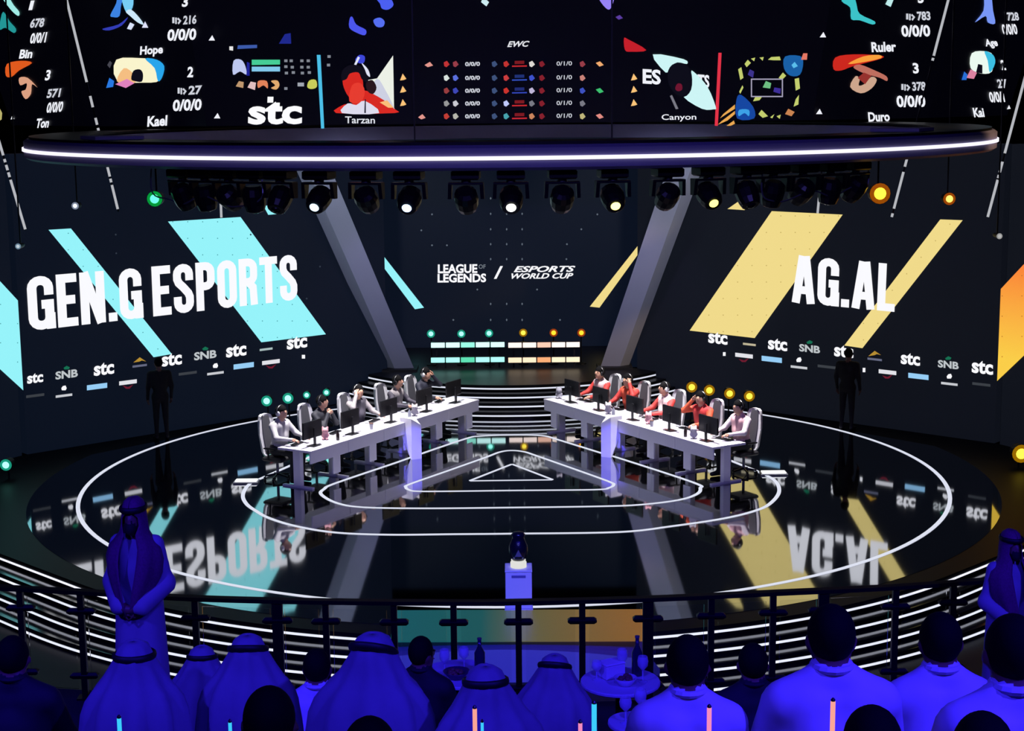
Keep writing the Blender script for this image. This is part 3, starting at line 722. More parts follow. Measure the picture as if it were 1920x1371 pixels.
# picture fragments: abstract colour shapes
def pic(s, lst):
    for k, (c, pts) in enumerate(lst):
        if len(pts) >= 5: pts = [(p.x, p.y) for p in catmull([(x, y, 0) for x, y in pts], 3, True)]
        s.poly('picture_shape', pts, EM(c), 0.013 + 0.0012 * k)
pic(fB, [((60, 130, 225), [(207, 28), (218, 6), (222, -14), (240, -14), (228, 6), (224, 30), (212, 32)]), ((120, 205, 245), [(229, 2), (231, -14), (247, -14), (250, 8), (243, 24), (236, 22)]), ((205, 232, 250), [(236, 22), (246, 18), (262, 34), (269, 46), (258, 42), (244, 30)]), ((215, 225, 250), [(238, 54), (244, 42), (252, 46), (246, 56)]), ((225, 228, 252), [(266, 52), (272, 40), (278, 52)]), ((50, 60, 180), [(192, 54), (222, 46), (240, 32), (228, 48), (205, 57)]),
         ((250, 244, 205), [(219, 150), (218, 112), (262, 109), (284, 112), (298, 120), (300, 150), (270, 155)]), ((40, 165, 235), [(272, 110), (294, 112), (308, 124), (304, 145), (296, 152), (290, 128)]), ((245, 190, 130), [(219, 152), (232, 128), (248, 136), (256, 152), (240, 158)]), ((225, 130, 190), [(216, 158), (238, 148), (252, 156), (236, 165)]), ((15, 12, 26), [(246, 148), (250, 133), (262, 130), (268, 138), (266, 153), (252, 152)]), ((40, 120, 225), [(199, 165), (205, 146), (214, 152), (212, 163)]), ((70, 70, 80), [(201, 122), (206, 114), (210, 118), (206, 128)])])
pic(fD, [((60, 195, 200), [(1578, 2), (1586, -14), (1600, -10), (1606, 8), (1612, 26), (1640, 40), (1636, 46), (1612, 38), (1596, 36), (1594, 14)]), ((190, 235, 235), [(1660, 8), (1670, -12), (1680, -12), (1670, 13)]),
         ((205, 40, 30), [(1563, 130), (1566, 108), (1600, 102), (1650, 104), (1652, 110), (1600, 124), (1578, 132)]), ((250, 160, 60), [(1590, 120), (1618, 106), (1648, 103), (1652, 109), (1622, 116)]), ((190, 110, 95), [(1600, 126), (1612, 121), (1640, 132), (1662, 143), (1663, 152), (1650, 146), (1628, 140), (1612, 134)]), ((205, 165, 140), [(1594, 163), (1604, 143), (1612, 148), (1610, 160), (1620, 158), (1634, 144), (1644, 150), (1634, 166), (1614, 175)]), ((150, 50, 45), [(1608, 146), (1620, 136), (1634, 142), (1622, 158)])])
pic(fA, [((35, 150, 150), [(0, 42), (6, 22), (18, 40), (30, 54), (26, 62), (10, 52), (0, 56)]), ((160, 235, 230), [(2, -8), (14, -8), (26, 10), (36, 22), (34, 30), (20, 18)]), ((225, 90, 30), [(11, 142), (13, 120), (40, 114), (60, 118), (36, 132), (22, 144)]), ((220, 160, 130), [(38, 160), (36, 146), (52, 146), (70, 164), (60, 158), (58, 176), (48, 186), (40, 172), (48, 168), (50, 156)]), ((190, 180, 110), [(0, 226), (0, 204), (4, 212), (3, 224)])])
pic(fE, [((120, 150, 245), [(1828, 42), (1844, 20), (1846, -10), (1858, -10), (1862, 20), (1866, 44), (1852, 42), (1848, 30)]), ((235, 250, 240), [(1820, 128), (1822, 100), (1846, 96), (1862, 104), (1860, 134), (1840, 138)]), ((60, 190, 225), [(1846, 96), (1862, 103), (1866, 118), (1856, 136), (1852, 114)]), ((220, 130, 160), [(1812, 146), (1820, 130), (1832, 136), (1826, 148)]), ((12, 10, 22), [(1830, 136), (1834, 120), (1842, 122), (1842, 138)]), ((40, 110, 215), [(1803, 150), (1808, 134), (1814, 140), (1812, 150)])])
# centre facet
fC.text('stc', 516, 212, 101, 43, EM((252, 252, 255)), -0.01, 0.03)
fC.polys('pixel_mark', [cquad(507, 187, 11, 11, 0, 0.05), cquad(520, 197, 9, 9, 0, 0.05)], EM((252, 252, 255)))
fC.poly('bar_mark', [(602, 241), (608, 241), (601, 103), (594, 103)], EM((75, 190, 230)))
fC.poly('bar_mark', [(1340, 236), (1346, 236), (1353, 99), (1347, 99)], EM((225, 50, 70)))
fC.text('Tarzan', 675, 225, 56, 13, EM((225, 228, 236)), 0.01); fC.text('Canyon', 1273, 221, 65, 14, EM((235, 236, 244)), -0.01); fC.text('EWC', 972, 82.5, 42, 11, EM((225, 226, 232)), -0.02)
pic(fC, [((236, 240, 230), [(739, 212), (690, 150), (707, 147), (737, 104)]), ((205, 208, 226), [(690, 190), (706, 148), (722, 168), (738, 200), (738, 212)]), ((215, 40, 30), [(630, 212), (645, 196), (662, 194), (650, 176), (643, 158), (644, 142), (656, 136), (672, 136), (680, 150), (682, 168), (692, 172), (720, 188), (739, 204), (740, 212)]), ((230, 60, 45), [(655, 190), (660, 160), (676, 156), (684, 172), (676, 192)]), ((222, 220, 238), [(641, 212), (652, 194), (668, 197), (684, 189), (711, 212)]), ((250, 190, 120), [(712, 192), (726, 188), (738, 202), (728, 202)]), ((14, 12, 22), [(640, 150), (642, 132), (656, 122), (676, 124), (690, 140), (688, 154), (678, 148), (672, 136), (656, 138), (650, 148)]), ((40, 20, 25), [(686, 156), (698, 150), (706, 164), (700, 176), (690, 172)]), ((60, 70, 215), [(666, 112), (674, 103), (684, 106), (682, 118), (672, 118)]), ((225, 228, 245), [(664, 121), (671, 106), (675, 108), (668, 122)]), ((225, 228, 245), [(678, 118), (690, 130), (694, 144), (688, 140), (684, 130)]), ((25, 25, 45), [(683, 212), (686, 212), (686, 186), (684, 186)]),
         ((75, 85, 235), [(655, 52), (656, 34), (661, 32), (668, 46), (686, 56), (684, 66), (670, 62)]), ((85, 110, 240), [(700, 38), (712, 33), (721, 40), (718, 50), (706, 50)]), ((75, 95, 240), [(712, 6), (702, -8), (726, -8), (738, 8), (728, 18), (716, 16)]), ((30, 40, 140), [(523, 82), (534, 64), (545, 62), (546, 82)]), ((150, 130, 245), [(1128, 6), (1124, -6), (1150, -6), (1147, 12), (1140, 18)]), ((90, 60, 160), [(1154, 32), (1162, 28), (1168, 34), (1160, 37)]), ((205, 235, 240), [(902, 4), (906, -6), (917, 4), (912, 12)]),
         ((195, 30, 40), [(1172, 94), (1170, 72), (1178, 74), (1212, 94), (1184, 97)]), ((205, 245, 245), [(1224, 102), (1282, 111), (1288, 120), (1270, 117), (1256, 126), (1248, 136)]), ((205, 245, 245), [(1296, 138), (1300, 134), (1326, 162), (1342, 200), (1338, 205), (1316, 204), (1282, 182), (1296, 168)]), ((10, 10, 20), [(1252, 150), (1256, 126), (1270, 118), (1288, 122), (1297, 140), (1296, 168), (1282, 182), (1262, 172)]), ((110, 20, 45), [(1266, 166), (1270, 157), (1278, 158), (1279, 168), (1271, 171)]), ((120, 120, 130), [(1256, 180), (1260, 178), (1272, 204), (1267, 205)])])
fC.text('ES', 1222, 144, 34, 28, WS, 0.06); fC.text('TS', 1319, 152, 22, 24, WS, 0.08)
# status panel left of centre
pic(fC, [((70, 205, 150), [(472, 122), (472, 112), (525, 112), (525, 121)]), ((130, 200, 235), [(472, 134), (472, 125), (525, 125), (525, 134)]), ((190, 200, 240), [(437, 140), (438, 114), (452, 112), (460, 124), (462, 140), (450, 134)]), ((30, 35, 150), [(462, 142), (463, 116), (468, 118), (468, 142)]), ((60, 90, 170), [(445, 92), (446, 85), (482, 84), (482, 90)]), ((230, 230, 230), [(430, 94), (430, 87), (437, 87), (437, 95)]), ((190, 150, 110), [(442, 162), (448, 152), (457, 154), (456, 165)]), ((225, 190, 190), [(464, 164), (470, 153), (480, 155), (478, 169)]), ((225, 130, 90), [(484, 165), (484, 152), (500, 152), (502, 166), (494, 160)]), ((225, 170, 110), [(508, 165), (516, 160), (508, 152), (520, 151), (524, 160), (518, 168)]), ((200, 205, 90), [(576, 163), (580, 151), (592, 150), (594, 163), (584, 167)]), ((160, 165, 175), [(558, 162), (558, 155), (570, 155), (570, 162)])])
q = []
for x, y in ((536, 114), (546, 114), (566, 114), (578, 114), (536, 125), (548, 126), (566, 126), (578, 126), (537, 137), (550, 136), (567, 137), (580, 136), (536, 166), (617, 106), (616, 122)): q.append(cquad(x, y, 6, 5))
fC.polys('icon_row', q, EM((130, 135, 145)))
# score table in the middle
for k, y in enumerate((120, 146, 170, 194, 218)):
    fC.text('0/0/0', 886, y, 28, 8, W2, -.02); fC.text('0/1/0', 1058, y - 1, 29, 8, W2, -.02)
    rb = ((200, 40, 45), (50, 80, 190), (50, 70, 185), (205, 40, 45), (205, 40, 50))[k]
    fC.bar('table_bar', 974, y + 4, 28, 2.4, EM(rb), -.02); fC.bar('table_bar', 974, y - 3, 18, 6, EM(tuple(int(v * .6) for v in rb)), -.02)
    for x, cl in ((949, ((190, 50, 45), (200, 60, 60), (200, 50, 40), (190, 200, 250), (70, 160, 170))[k]), (927, (60, 80, 120)), (997, ((220, 215, 210), (60, 80, 200), (190, 180, 215), (120, 120, 130), (200, 130, 90))[k]), (1016, (130, 30, 40)), (854, ((150, 60, 70), (90, 110, 220), (60, 70, 180), (200, 200, 210), (180, 180, 170))[k]), (837, ((190, 50, 50), (215, 225, 220), (150, 60, 60), (150, 150, 150), (190, 60, 50))[k]), (1092, ((150, 60, 70), (200, 130, 120), (60, 80, 190), (120, 120, 130), (190, 180, 120))[k])):
        fC.poly('icon_mark', [(x - 5, y - 3), (x + 1, y - 6), (x + 6, y + 1), (x, y + 6), (x - 4, y + 4)], EM(cl))
    if k in (0, 4): fC.poly('icon_mark', [(796 if k == 0 else 784, y + 2), (806 if k == 0 else 792, y - 4), (812 if k == 0 else 798, y + 3), (802 if k == 0 else 790, y + 6)], EM((225, 150, 140)))
    if k in (0, 2, 4): fC.poly('icon_mark', [(1117, y - 2), (1125, y - 5), (1132, y + 2), (1124, y + 5)], EM(((240, 170, 110), (0, 0, 0), (60, 190, 110), (0, 0, 0), (225, 140, 130))[k]))
for x in (756, 1189):
    for y in (145, 168, 193): fC.poly('arrow_mark', [(x - 6, y + 6), (x - 1, y - 7), (x + 6, y + 3), (x + 1, y + 5)], EM((250, 195, 120)))
# tactical map
MAPY = EM((195, 205, 110)); 
for pts in ([(1396, 120), (1402, 112), (1408, 118), (1400, 126)], [(1408, 110), (1416, 108), (1414, 115)], [(1424, 108), (1432, 107), (1430, 114)], [(1440, 112), (1446, 107), (1462, 106), (1464, 113), (1450, 113)], [(1384, 130), (1390, 126), (1394, 146), (1388, 150)], [(1386, 172), (1392, 160), (1394, 164), (1388, 176)], [(1490, 148), (1498, 146), (1500, 166), (1492, 170)], [(1492, 186), (1498, 178), (1497, 196), (1488, 200)], [(1422, 214), (1428, 206), (1440, 218), (1430, 221)], [(1444, 220), (1452, 214), (1448, 222)], [(1456, 218), (1464, 215), (1462, 223)], [(1412, 190), (1416, 182), (1430, 180), (1424, 188)], [(1460, 146), (1468, 136), (1474, 142), (1466, 150)]):
    fC.poly('map_mark', pts, MAPY)
pic(fC, [((25, 95, 165), [(1470, 128), (1472, 106), (1500, 105), (1506, 118), (1500, 140), (1482, 142)]), ((90, 190, 235), [(1484, 122), (1490, 116), (1496, 124), (1488, 128)]), ((20, 70, 160), [(1381, 186), (1390, 178), (1412, 200), (1414, 222), (1382, 222)]), ((60, 160, 230), [(1385, 218), (1386, 206), (1404, 206), (1404, 218), (1396, 212)]), ((230, 120, 100), [(1502, 112), (1506, 100), (1514, 100), (1513, 112)]), ((200, 130, 80), [(1472, 214), (1478, 204), (1490, 210), (1484, 218)]), ((60, 45, 150), [(1450, 172), (1452, 164), (1464, 166), (1463, 176)]), ((60, 50, 140), [(1402, 140), (1406, 130), (1414, 134), (1412, 146)]), ((110, 190, 130), [(1430, 164), (1436, 152), (1446, 156), (1444, 166)])])
fC.polys('map_frame', [cquad(1438, 148.5, 60, 2.2), cquad(1438, 181, 60, 2.2), cquad(1409, 165, 2.2, 34), cquad(1467, 165, 2.2, 34)], EM((165, 160, 185)))
fC.polys('map_stripe', [[(1350, 222), (1356, 214), (1378, 196), (1378, 204), (1362, 214)], [(1346, 234), (1352, 228), (1378, 208), (1378, 214), (1364, 226)], [(1362, 236), (1376, 226), (1378, 232), (1370, 236)]], EM((230, 165, 80)))

# ------------------------------------------------------------------ hanging light tubes
def light_tube(Y, p0, p1, segs, label):
    """a dark pipe from the ceiling with lit lengths; p0 upper, p1 lower pixel of its run"""
    a, b = at_y(*p0, Y), at_y(*p1, Y); d = a - b
    top = b + d * ((14.6 - b.z) / d.z)
    t = thing('light_tube', label, 'light tube', b, 0, 'light tubes hanging at the sides of the stage')
    MB().tube([Vector((0, 0, 0)), top - b], 0.016, 6).build('pipe', BLK, t)
    for y0, y1 in segs:
        q0 = b + d * ((p1[1] - y0) / (p1[1] - p0[1])); q1 = b + d * ((p1[1] - y1) / (p1[1] - p0[1]))
        MB().tube([q0 - b, q1 - b], 0.026, 8).build('lit_tube', EM((190, 192, 198), 0.9), t)
light_tube(33.0, (125, 0), (222, 397), ((-60, 152), (178, 199), (219, 232), (238, 249), (312, 330), (334, 341), (346, 392)), 'light tube in front of the Hope and Kael screen, ending above the turquoise stripe')
light_tube(33.0, (1778, 0), (1672, 407), ((-60, 103), (107, 112), (292, 311), (321, 391), (400, 407)), 'light tube in front of the Ruler and Duro screen, ending above the gold stripe')
light_tube(31.6, (-48, 110), (48, 432), ((150, 290), (297, 303), (308, 318), (322, 331), (336, 430)), 'light tube nearest the turquoise picture edge')
light_tube(31.6, (1946, 55), (1852, 407), ((120, 286), (302, 322), (327, 333), (336, 407)), 'light tube nearest the gold picture edge')
for px, y0, y1, Y, lab in ((415, 381, 408, 35.0, 'short upright light tube above the wide turquoise stripe'), (1533, 356, 400, 35.0, 'short upright light tube above the wide gold stripe')):
    dx = -1 if px < 900 else 4
    light_tube(Y, (px + dx, y0), (px, y1), ((y0, y1),), lab)

# ------------------------------------------------------------------ player desks
DESKC = [('turquoise side', -1), ('gold side', 1)]
U = {-1: Vector((0.513, 0.858, 0)), 1: Vector((-0.513, 0.858, 0))}
NO = {-1: Vector((-0.858, 0.513, 0)), 1: Vector((0.858, 0.513, 0))}
O0 = {-1: Vector((-3.74, 29.33, 0)), 1: Vector((3.70, 29.33, 0))}
DL = 5.9
def dp(sx, along, off, z): return O0[sx] + U[sx] * along + NO[sx] * off + Vector((0, 0, z))
def obox(mb, sx, a0, a1, o0, o1, z0, z1):
    P = [dp(sx, a0, o0, z0), dp(sx, a1, o0, z0), dp(sx, a1, o1, z0), dp(sx, a0, o1, z0)]; P += [p + Vector((0, 0, z1 - z0)) for p in P]
    if sx > 0: P = [P[1], P[0], P[3], P[2], P[5], P[4], P[7], P[6]]
    return mb.quadbox([P[1], P[0], P[3], P[2], P[5], P[4], P[7], P[6]])
for side, sx in DESKC:
    base = dp(sx, DL / 2, 0.4, 0)
    t = thing('player_desk', 'long white player desk of the %s of the stage' % side, 'desk', base, 0, 'player desks')
    for k in range(5):
        a0, a1 = DL * k / 5, DL * (k + 1) / 5
        obox(MB(), sx, a0 + 0.004, a1 - 0.004, 0, 0.78, 0.705, 0.745).build('tabletop', WHT, t, True)
        obox(MB(), sx, a0 + 0.008, a1 - 0.008, 0.012, 0.04, 0.50, 0.704).build('front_panel', WHT, t, True)
    for k in range(6):
        a = DL * k / 5; a = min(max(a, 0.1), DL - 0.1)
        leg = obox(MB(), sx, a - 0.05, a + 0.05, 0.30, 0.46, 0.035, 0.704).build('leg', WHT, t, True)
        obox(MB(), sx, a - 0.035, a + 0.035, 0.04, 0.74, 0.0, 0.034).build('foot_bar', WHT, leg, True)
    for k in range(5):
        a = DL * (k + 0.72) / 5
        obox(MB(), sx, a - 0.11, a + 0.11, 0.045, 0.07, 0.16, 0.5).build('cable_panel', WHT, t, True)
    # tapering white wedge standing at the desk front
    g = thing('desk_wedge', 'white wedge tapering to the floor at the middle of the %s desk' % side, 'pedestal', (sx * 2.0, 31.95, 0), 0, 'white wedges before the desks')
    mir = lambda p: Vector((p[0] * -sx - (0.06 if sx > 0 else 0.0), p[1], p[2]))
    bot = [mir(p) for p in ((-2.06, 31.93, 0), (-2.03, 31.86, 0), (-1.84, 31.96, 0), (-1.92, 32.12, 0))]
    mid = [mir(p) for p in ((-2.26, 32.06, .50), (-2.03, 31.86, .50), (-1.84, 31.96, .50), (-1.96, 32.2, .50))]
    top = [mir(p) for p in ((-2.27, 32.06, .82), (-2.03, 31.86, .82), (-1.84, 31.96, .68), (-1.98, 32.22, .80))]
    if sx > 0: bot = bot[::-1]; mid = mid[::-1]; top = top[::-1]
    MB().loft([bot, mid, top]).build('body', WHT, g, True)
    capp = [p + (sum(top, Vector()) / 4 - p) * 0.06 + Vector((0, 0, 0.002)) for p in top]
    MB().loft([capp, [p + Vector((0, 0, 0.012)) for p in capp]]).build('top_plate', WHT2, g, True)

# ------------------------------------------------------------------ figures: rounded volumes blended into one skin
class Fig:
    def __init__(s): s.p = []; s.x = MB(); s.xl = []
    def cap(s, a, b, ra, rb, l): s.p.append(('c', np.array(a, float), np.array(b, float), ra, rb, l)); return s
    def ell(s, c, r, l): s.p.append(('e', np.array(c, float), np.array(r, float), 0, 0, l)); return s
    def cut(s, lo, hi): s.p.append(('x', np.array(lo, float), np.array(hi, float), 0, 0, 0)); return s
    def ev(s, P, q):
        if q[0] == 'c':
            ba = q[2] - q[1]; t = np.clip(((P - q[1]) @ ba) / (ba @ ba), 0, 1)
            return np.linalg.norm(P - q[1] - t[..., None] * ba, axis=-1) - (q[3] + (q[4] - q[3]) * t)
        if q[0] == 'e':
            k0 = np.linalg.norm((P - q[1]) / q[2], axis=-1); k1 = np.linalg.norm((P - q[1]) / q[2] ** 2, axis=-1) + 1e-9
            return k0 * (k0 - 1) / k1
        c = (q[1] + q[2]) / 2; d = np.abs(P - c) - (q[2] - q[1]) / 2
        return -np.max(d, axis=-1)
    def mesh(s, h=0.025, k=0.03):
        lo = np.min([np.minimum(q[1], q[2]) - max(q[3], q[4]) if q[0] == 'c' else q[1] - q[2] for q in s.p if q[0] != 'x'], axis=0) - 2 * h
        hi = np.max([np.maximum(q[1], q[2]) + max(q[3], q[4]) if q[0] == 'c' else q[1] + q[2] for q in s.p if q[0] != 'x'], axis=0) + 2 * h
        n = np.ceil((hi - lo) / h).astype(int) + 1
        G = np.stack(np.meshgrid(*[lo[i] + h * np.arange(n[i]) for i in range(3)], indexing='ij'), -1)
        D = None
        for q in s.p:
            d = s.ev(G, q)
            if q[0] == 'x': D = np.maximum(D, d)
            elif D is None: D = d
            else:
                hh = np.clip(0.5 + 0.5 * (D - d) / k, 0, 1); D = D * (1 - hh) + d * hh - k * hh * (1 - hh)
        S = D < 0
        c = np.stack([S[i:n[0] - 1 + i, j:n[1] - 1 + j, l:n[2] - 1 + l] for i in (0, 1) for j in (0, 1) for l in (0, 1)], -1)
        act = c.any(-1) & ~c.all(-1)
        I = np.argwhere(act); idx = -np.ones(act.shape, int); idx[act] = np.arange(len(I))
        acc = np.zeros((len(I), 3)); cnt = np.zeros(len(I))
        cor = [np.array((i, j, l)) for i in (0, 1) for j in (0, 1) for l in (0, 1)]
        for A in range(8):
            for B in range(A + 1, 8):
                if np.abs(cor[A] - cor[B]).sum() != 1: continue
                a = I + cor[A]; b = I + cor[B]
                da = D[a[:, 0], a[:, 1], a[:, 2]]; db = D[b[:, 0], b[:, 1], b[:, 2]]
                x = (da < 0) != (db < 0); t = np.where(x, da / np.where(x, da - db, 1), 0)
                acc[x] += (a + (b - a) * t[:, None])[x]; cnt[x] += 1
        V = lo + h * acc / np.maximum(cnt, 1)[:, None]
        Fc = []
        for ax in range(3):
            e = np.eye(3, dtype=int)[ax]; u, v = np.eye(3, dtype=int)[(ax + 1) % 3], np.eye(3, dtype=int)[(ax + 2) % 3]
            sl = [slice(0, n[i] - (1 if i == ax else 0)) for i in range(3)]; sh = [slice(e[i], n[i]) for i in range(3)]
            ch = np.argwhere(S[tuple(sl)] != S[tuple(sh)])
            ch = ch[(ch @ u > 0) & (ch @ v > 0)]
            for p in ch:
                q4 = [p - u - v, p - v, p, p - u]
                try: f = [idx[tuple(q)] for q in q4]
                except IndexError: continue
                if min(f) < 0: continue
                Fc.append(tuple(f) if S[tuple(p)] else tuple(f[::-1]))
        C = V[np.array([f for f in Fc])].mean(1)
        dl = np.stack([s.ev(C, q) for q in s.p if q[0] != 'x'], -1); lb = [q[5] for q in s.p if q[0] != 'x']
        mi = [lb[i] for i in dl.argmin(-1)]
        mb = MB(); mb.v = [Vector(p) for p in V]; mb.f = list(Fc); mb.mi = mi
        o = len(mb.v); mb.v += s.x.v; mb.f += [tuple(i + o for i in f) for f in s.x.f]; mb.mi += s.x.mi
        return mb
SKIN, TOP, LEGS, SHOE, EYE_, LIP, SLV = range(7)
def V3(a): return Vector(a)
def head(F, c, yaw=0.0, pitch=0.0):
    """head with face; c is its centre, +Y the way it looks"""
    R = Matrix.Rotation(yaw, 3, 'Z') @ Matrix.Rotation(-pitch, 3, 'X'); c = Vector(c)
    g = lambda p: tuple(c + R @ Vector(p))
    F.ell(c, (.077, .094, .115), SKIN); F.ell(g((0, .028, -.06)), (.056, .062, .062), SKIN)
    F.cap(g((0, .092, .012)), g((0, .108, -.018)), .011, .016, SKIN)
    for sx in (-1, 1):
        F.ell(g((sx * .088, -.008, -.012)), (.016, .024, .032), SKIN)
        F.x.ellip(g((sx * .032, .085, .015)), (.013, .008, .008), 8, 5, EYE_)
    F.x.ellip(g((0, .086, -.055)), (.024, .008, .007), 8, 5, LIP)
    return g
def hand(F, wr, d, upv, side, curl=0.5, l=SKIN, sc=1.0):
    """palm and five bent fingers; wr wrist, d direction to the finger tips, upv back of the hand"""
    wr = Vector(wr); d = Vector(d).normalized(); upv = (Vector(upv) - d * Vector(upv).dot(d)).normalized(); sd = d.cross(upv) * side
    F.cap(wr, wr + d * .055 * sc, .027, .032, l)
    pc = wr + d * .075 * sc
    for i, (o, ln) in enumerate(((-.030, .062), (-.010, .075), (.010, .082), (.030, .074))):
        a = pc + sd * o * sc; b = a + (d * math.cos(curl * .5) - upv * math.sin(curl * .5)) * ln * .5 * sc; c_ = b + (d * math.cos(curl * 1.5) - upv * math.sin(curl * 1.5)) * ln * .5 * sc
        F.x.tube([a - d * .02, a, b, c_], .0095 * sc, 6, l, .007 * sc)
    a = wr + d * .03 * sc + sd * .03 * sc
    F.x.tube([a - sd * .02, a + (sd * .6 + d * .5) * .03 * sc, a + (sd * .7 + d * 1.1 - upv * .3) * .055 * sc], .011 * sc, 6, l, .008 * sc)
def fig_build(F, name, mats, label, loc, rz, h=0.025, k=0.03, group=None):
    mb = F.mesh(h, k)
    o = mb.build(name, mats, None, origin=(0, 0, 0), smooth=True)
    o.location = loc; o.rotation_euler = (0, 0, rz)
    return tag(o, label, 'person', group)
def hair(c, parent, mat, long=0.0, yaw=0.0, big=1.0):
    H = Fig(); c = np.array(c); cs, sn = math.cos(yaw), math.sin(yaw)
    fwd = np.array((-sn, cs, 0))
    H.ell(c + np.array((0, 0, .022)) - fwd * .014, np.array((.089, .106, .112)) * big, 0)
    if long: H.ell(c - fwd * .05 + np.array((0, 0, -.06)), (.075, .05, .08 + long), 0)
    fc = c + fwd * .125 + np.array((0, 0, -.075))
    H.cut(fc - np.array((.075, .085, .11)), fc + np.array((.075, .085, .10)))
    o = H.mesh(0.016, 0.02).build('hair', mat, parent, smooth=True)
    return o
HAIRM = M('black_hair', (9, 8, 9), 0.85, 0, 0.2, 60, 0.12)
SKINM = M('skin', (196, 150, 124), 0.5, 0, 0.06, 12); SKIND = M('skin_brown', (120, 84, 66), 0.5, 0, 0.06, 12)
EYEM = M('eye_dark', (18, 14, 12), 0.2); LIPM = M('lips', (140, 80, 74), 0.5)
TROU = M('dark_trousers', (24, 25, 32), 0.8, 0, 0.2, 14); SHOEM = M('dark_shoes', (22, 22, 24), 0.5)

def seated_player(pose, jacket, sleeve, label, loc, rz, group, lean=0.0, yaw=0.0):
    F = Fig()
    y = lean
    F.cap((-.05, 0, .56), (.05, 0, .56), .13, .13, LEGS)
    F.cap((0, .01, .62), (0, .03 + y * .4, .78), .14, .145, TOP)
    F.cap((-.06, .03 + y * .4, .80), (-.07, .03 + y, .97), .12, .11, TOP); F.cap((.06, .03 + y * .4, .80), (.07, .03 + y, .97), .12, .11, TOP)
    F.cap((-.16, .02 + y, 1.01), (.16, .02 + y, 1.01), .072, .072, TOP)
    F.cap((0, .045 + y, 1.10), (0, .058 + y, 1.15), .05, .05, SKIN)
    F.cap((-.05, .02 + y, 1.08), (.05, .02 + y, 1.08), .045, .045, TOP)
    hc = (0, .075 + y, 1.225); head(F, hc, yaw, -0.12)
    for sx in (-1, 1):
        F.cap((sx * .09, .03, .55), (sx * .13, .42, .55), .088, .066, LEGS); F.cap((sx * .13, .42, .53), (sx * .13, .40, .12), .062, .045, LEGS)
        F.cap((sx * .13, .39, .055), (sx * .14, .55, .045), .05, .04, SHOE)
        sh = (sx * .195, .02 + y, 1.0)
        if pose == 'type' or (pose == 'lefthead' and sx > 0) or (pose == 'righthead' and sx < 0):
            el = (sx * .27, .17 + y * .6, .815); wr = (sx * .17, .43, .795)
            F.cap(sh, el, .062, .05, SLV); F.cap(el, wr, .048, .034, SLV); hand(F, wr, (-sx * .25, 1, -.05), (0, 0, 1), sx, 0.5)
        elif pose in ('lefthead', 'righthead'):
            el = (sx * .30, .20 + y, .97); wr = (sx * .135, .14 + y, 1.17)
            F.cap(sh, el, .062, .05, SLV); F.cap(el, wr, .048, .034, SLV); hand(F, wr, (-sx * .35, -.25, .9), (sx, .3, 0), sx, 0.6)
        elif pose == 'chin':
            el = (sx * .24, .22 + y, .80); wr = (sx * .07, .22 + y, 1.02)
            F.cap(sh, el, .062, .05, SLV); F.cap(el, wr, .048, .034, SLV); hand(F, wr, (-sx * .6, .1, .5), (sx * .5, 1, 0), sx, 0.9)
    o = fig_build(F, 'person', [SKINM, jacket, TROU, SHOEM, EYEM, LIPM, sleeve], label, loc, rz, 0.024, 0.028, group)
    o.scale = (1.1, 1.1, 1.08)
    hair(hc, o, HAIRM, 0.0, yaw)
    hs = MB(); hs.torus((hc[0], hc[1] - .005, hc[2] + .0), 0.128, 0.012, 'y', 14, 6, 0.05, PI - 0.05)
    hb = hs.build('headset', DKPL, o)
    for sx in (-1, 1): MB().ellip((sx * .103, hc[1], hc[2] - .01), (.026, .045, .05), 10, 6).build('ear_cup', DKPL if (len(label) + sx) % 3 else WHT2, hb)
    return o

# gaming chair
def make_chair():
    t = thing('gaming_chair', '', 'chair')
    MB().cbox((0, 0.04, 0.44), (0.5, 0.5, 0.09), 0.03).build('seat', M('chair_black', (26, 26, 30), 0.6), t)
    prof = [(.16, .48), (.23, .56), (.25, .76), (.27, .92), (.25, 1.05), (.22, 1.18), (.17, 1.26), (.09, 1.29)]
    R = []; R2 = []
    for wd, z in prof:
        yb = -.215 - (z - .48) * .13
        R.append([(-wd, yb + .05, z), (-wd * .75, yb - .045, z), (wd * .75, yb - .045, z), (wd, yb + .05, z), (wd * .8, yb + .03, z), (0, yb + .0, z), (-wd * .8, yb + .03, z)])
        R2.append([(-wd * .55, yb + .022, z), (wd * .55, yb + .022, z), (wd * .52, yb + .04, z), (-wd * .52, yb + .04, z)])
    MB().loft(R).build('backrest', WHT2, t, smooth=False)
    MB().loft(R2[1:-1]).build('back_cushion', M('chair_grey', (70, 70, 76), 0.6), t)
    for sx in (-1, 1):
        mb = MB(); mb.tube([(sx * .28, .0, .44), (sx * .3, .0, .66)], .02, 6); mb.cbox((sx * .3, .04, .675), (.08, .26, .03), .01); mb.build('armrest', DKPL, t)
    MB().lathe((0, 0, .10), [(.03, 0), (.03, .29)], 10).build('gas_column', GREY, t)
    for k in range(5):
        a = 2 * PI * k / 5 + .3
        lg = MB().tube([(0, 0, .12), (.27 * math.cos(a), .27 * math.sin(a), .075)], .024, 6, 0, .018).build('base_leg', DKPL, t)
        MB().lathe((.27 * math.cos(a), .27 * math.sin(a), 0.0), [(.02, 0), (.028, .015), (.028, .045), (.02, .06)], 8).build('caster', DKPL, lg)
    return t
def make_monitor():
    t = thing('monitor', '', 'monitor')
    sc = MB(); sc.cbox((0, 0, .31), (.56, .035, .33), .008); b = sc.build('housing', DKPL, t)
    MB().box((0, -.019, .31), (.53, .003, .30)).build('display', EM((70, 90, 120), 0.8), b)
    MB().cbox((0, .06, .18), (.05, .03, .33), .006).build('stand', DKPL, t)
    MB().cbox((0, .04, .007), (.24, .18, .014), .004).build('foot', DKPL, t)
    return t
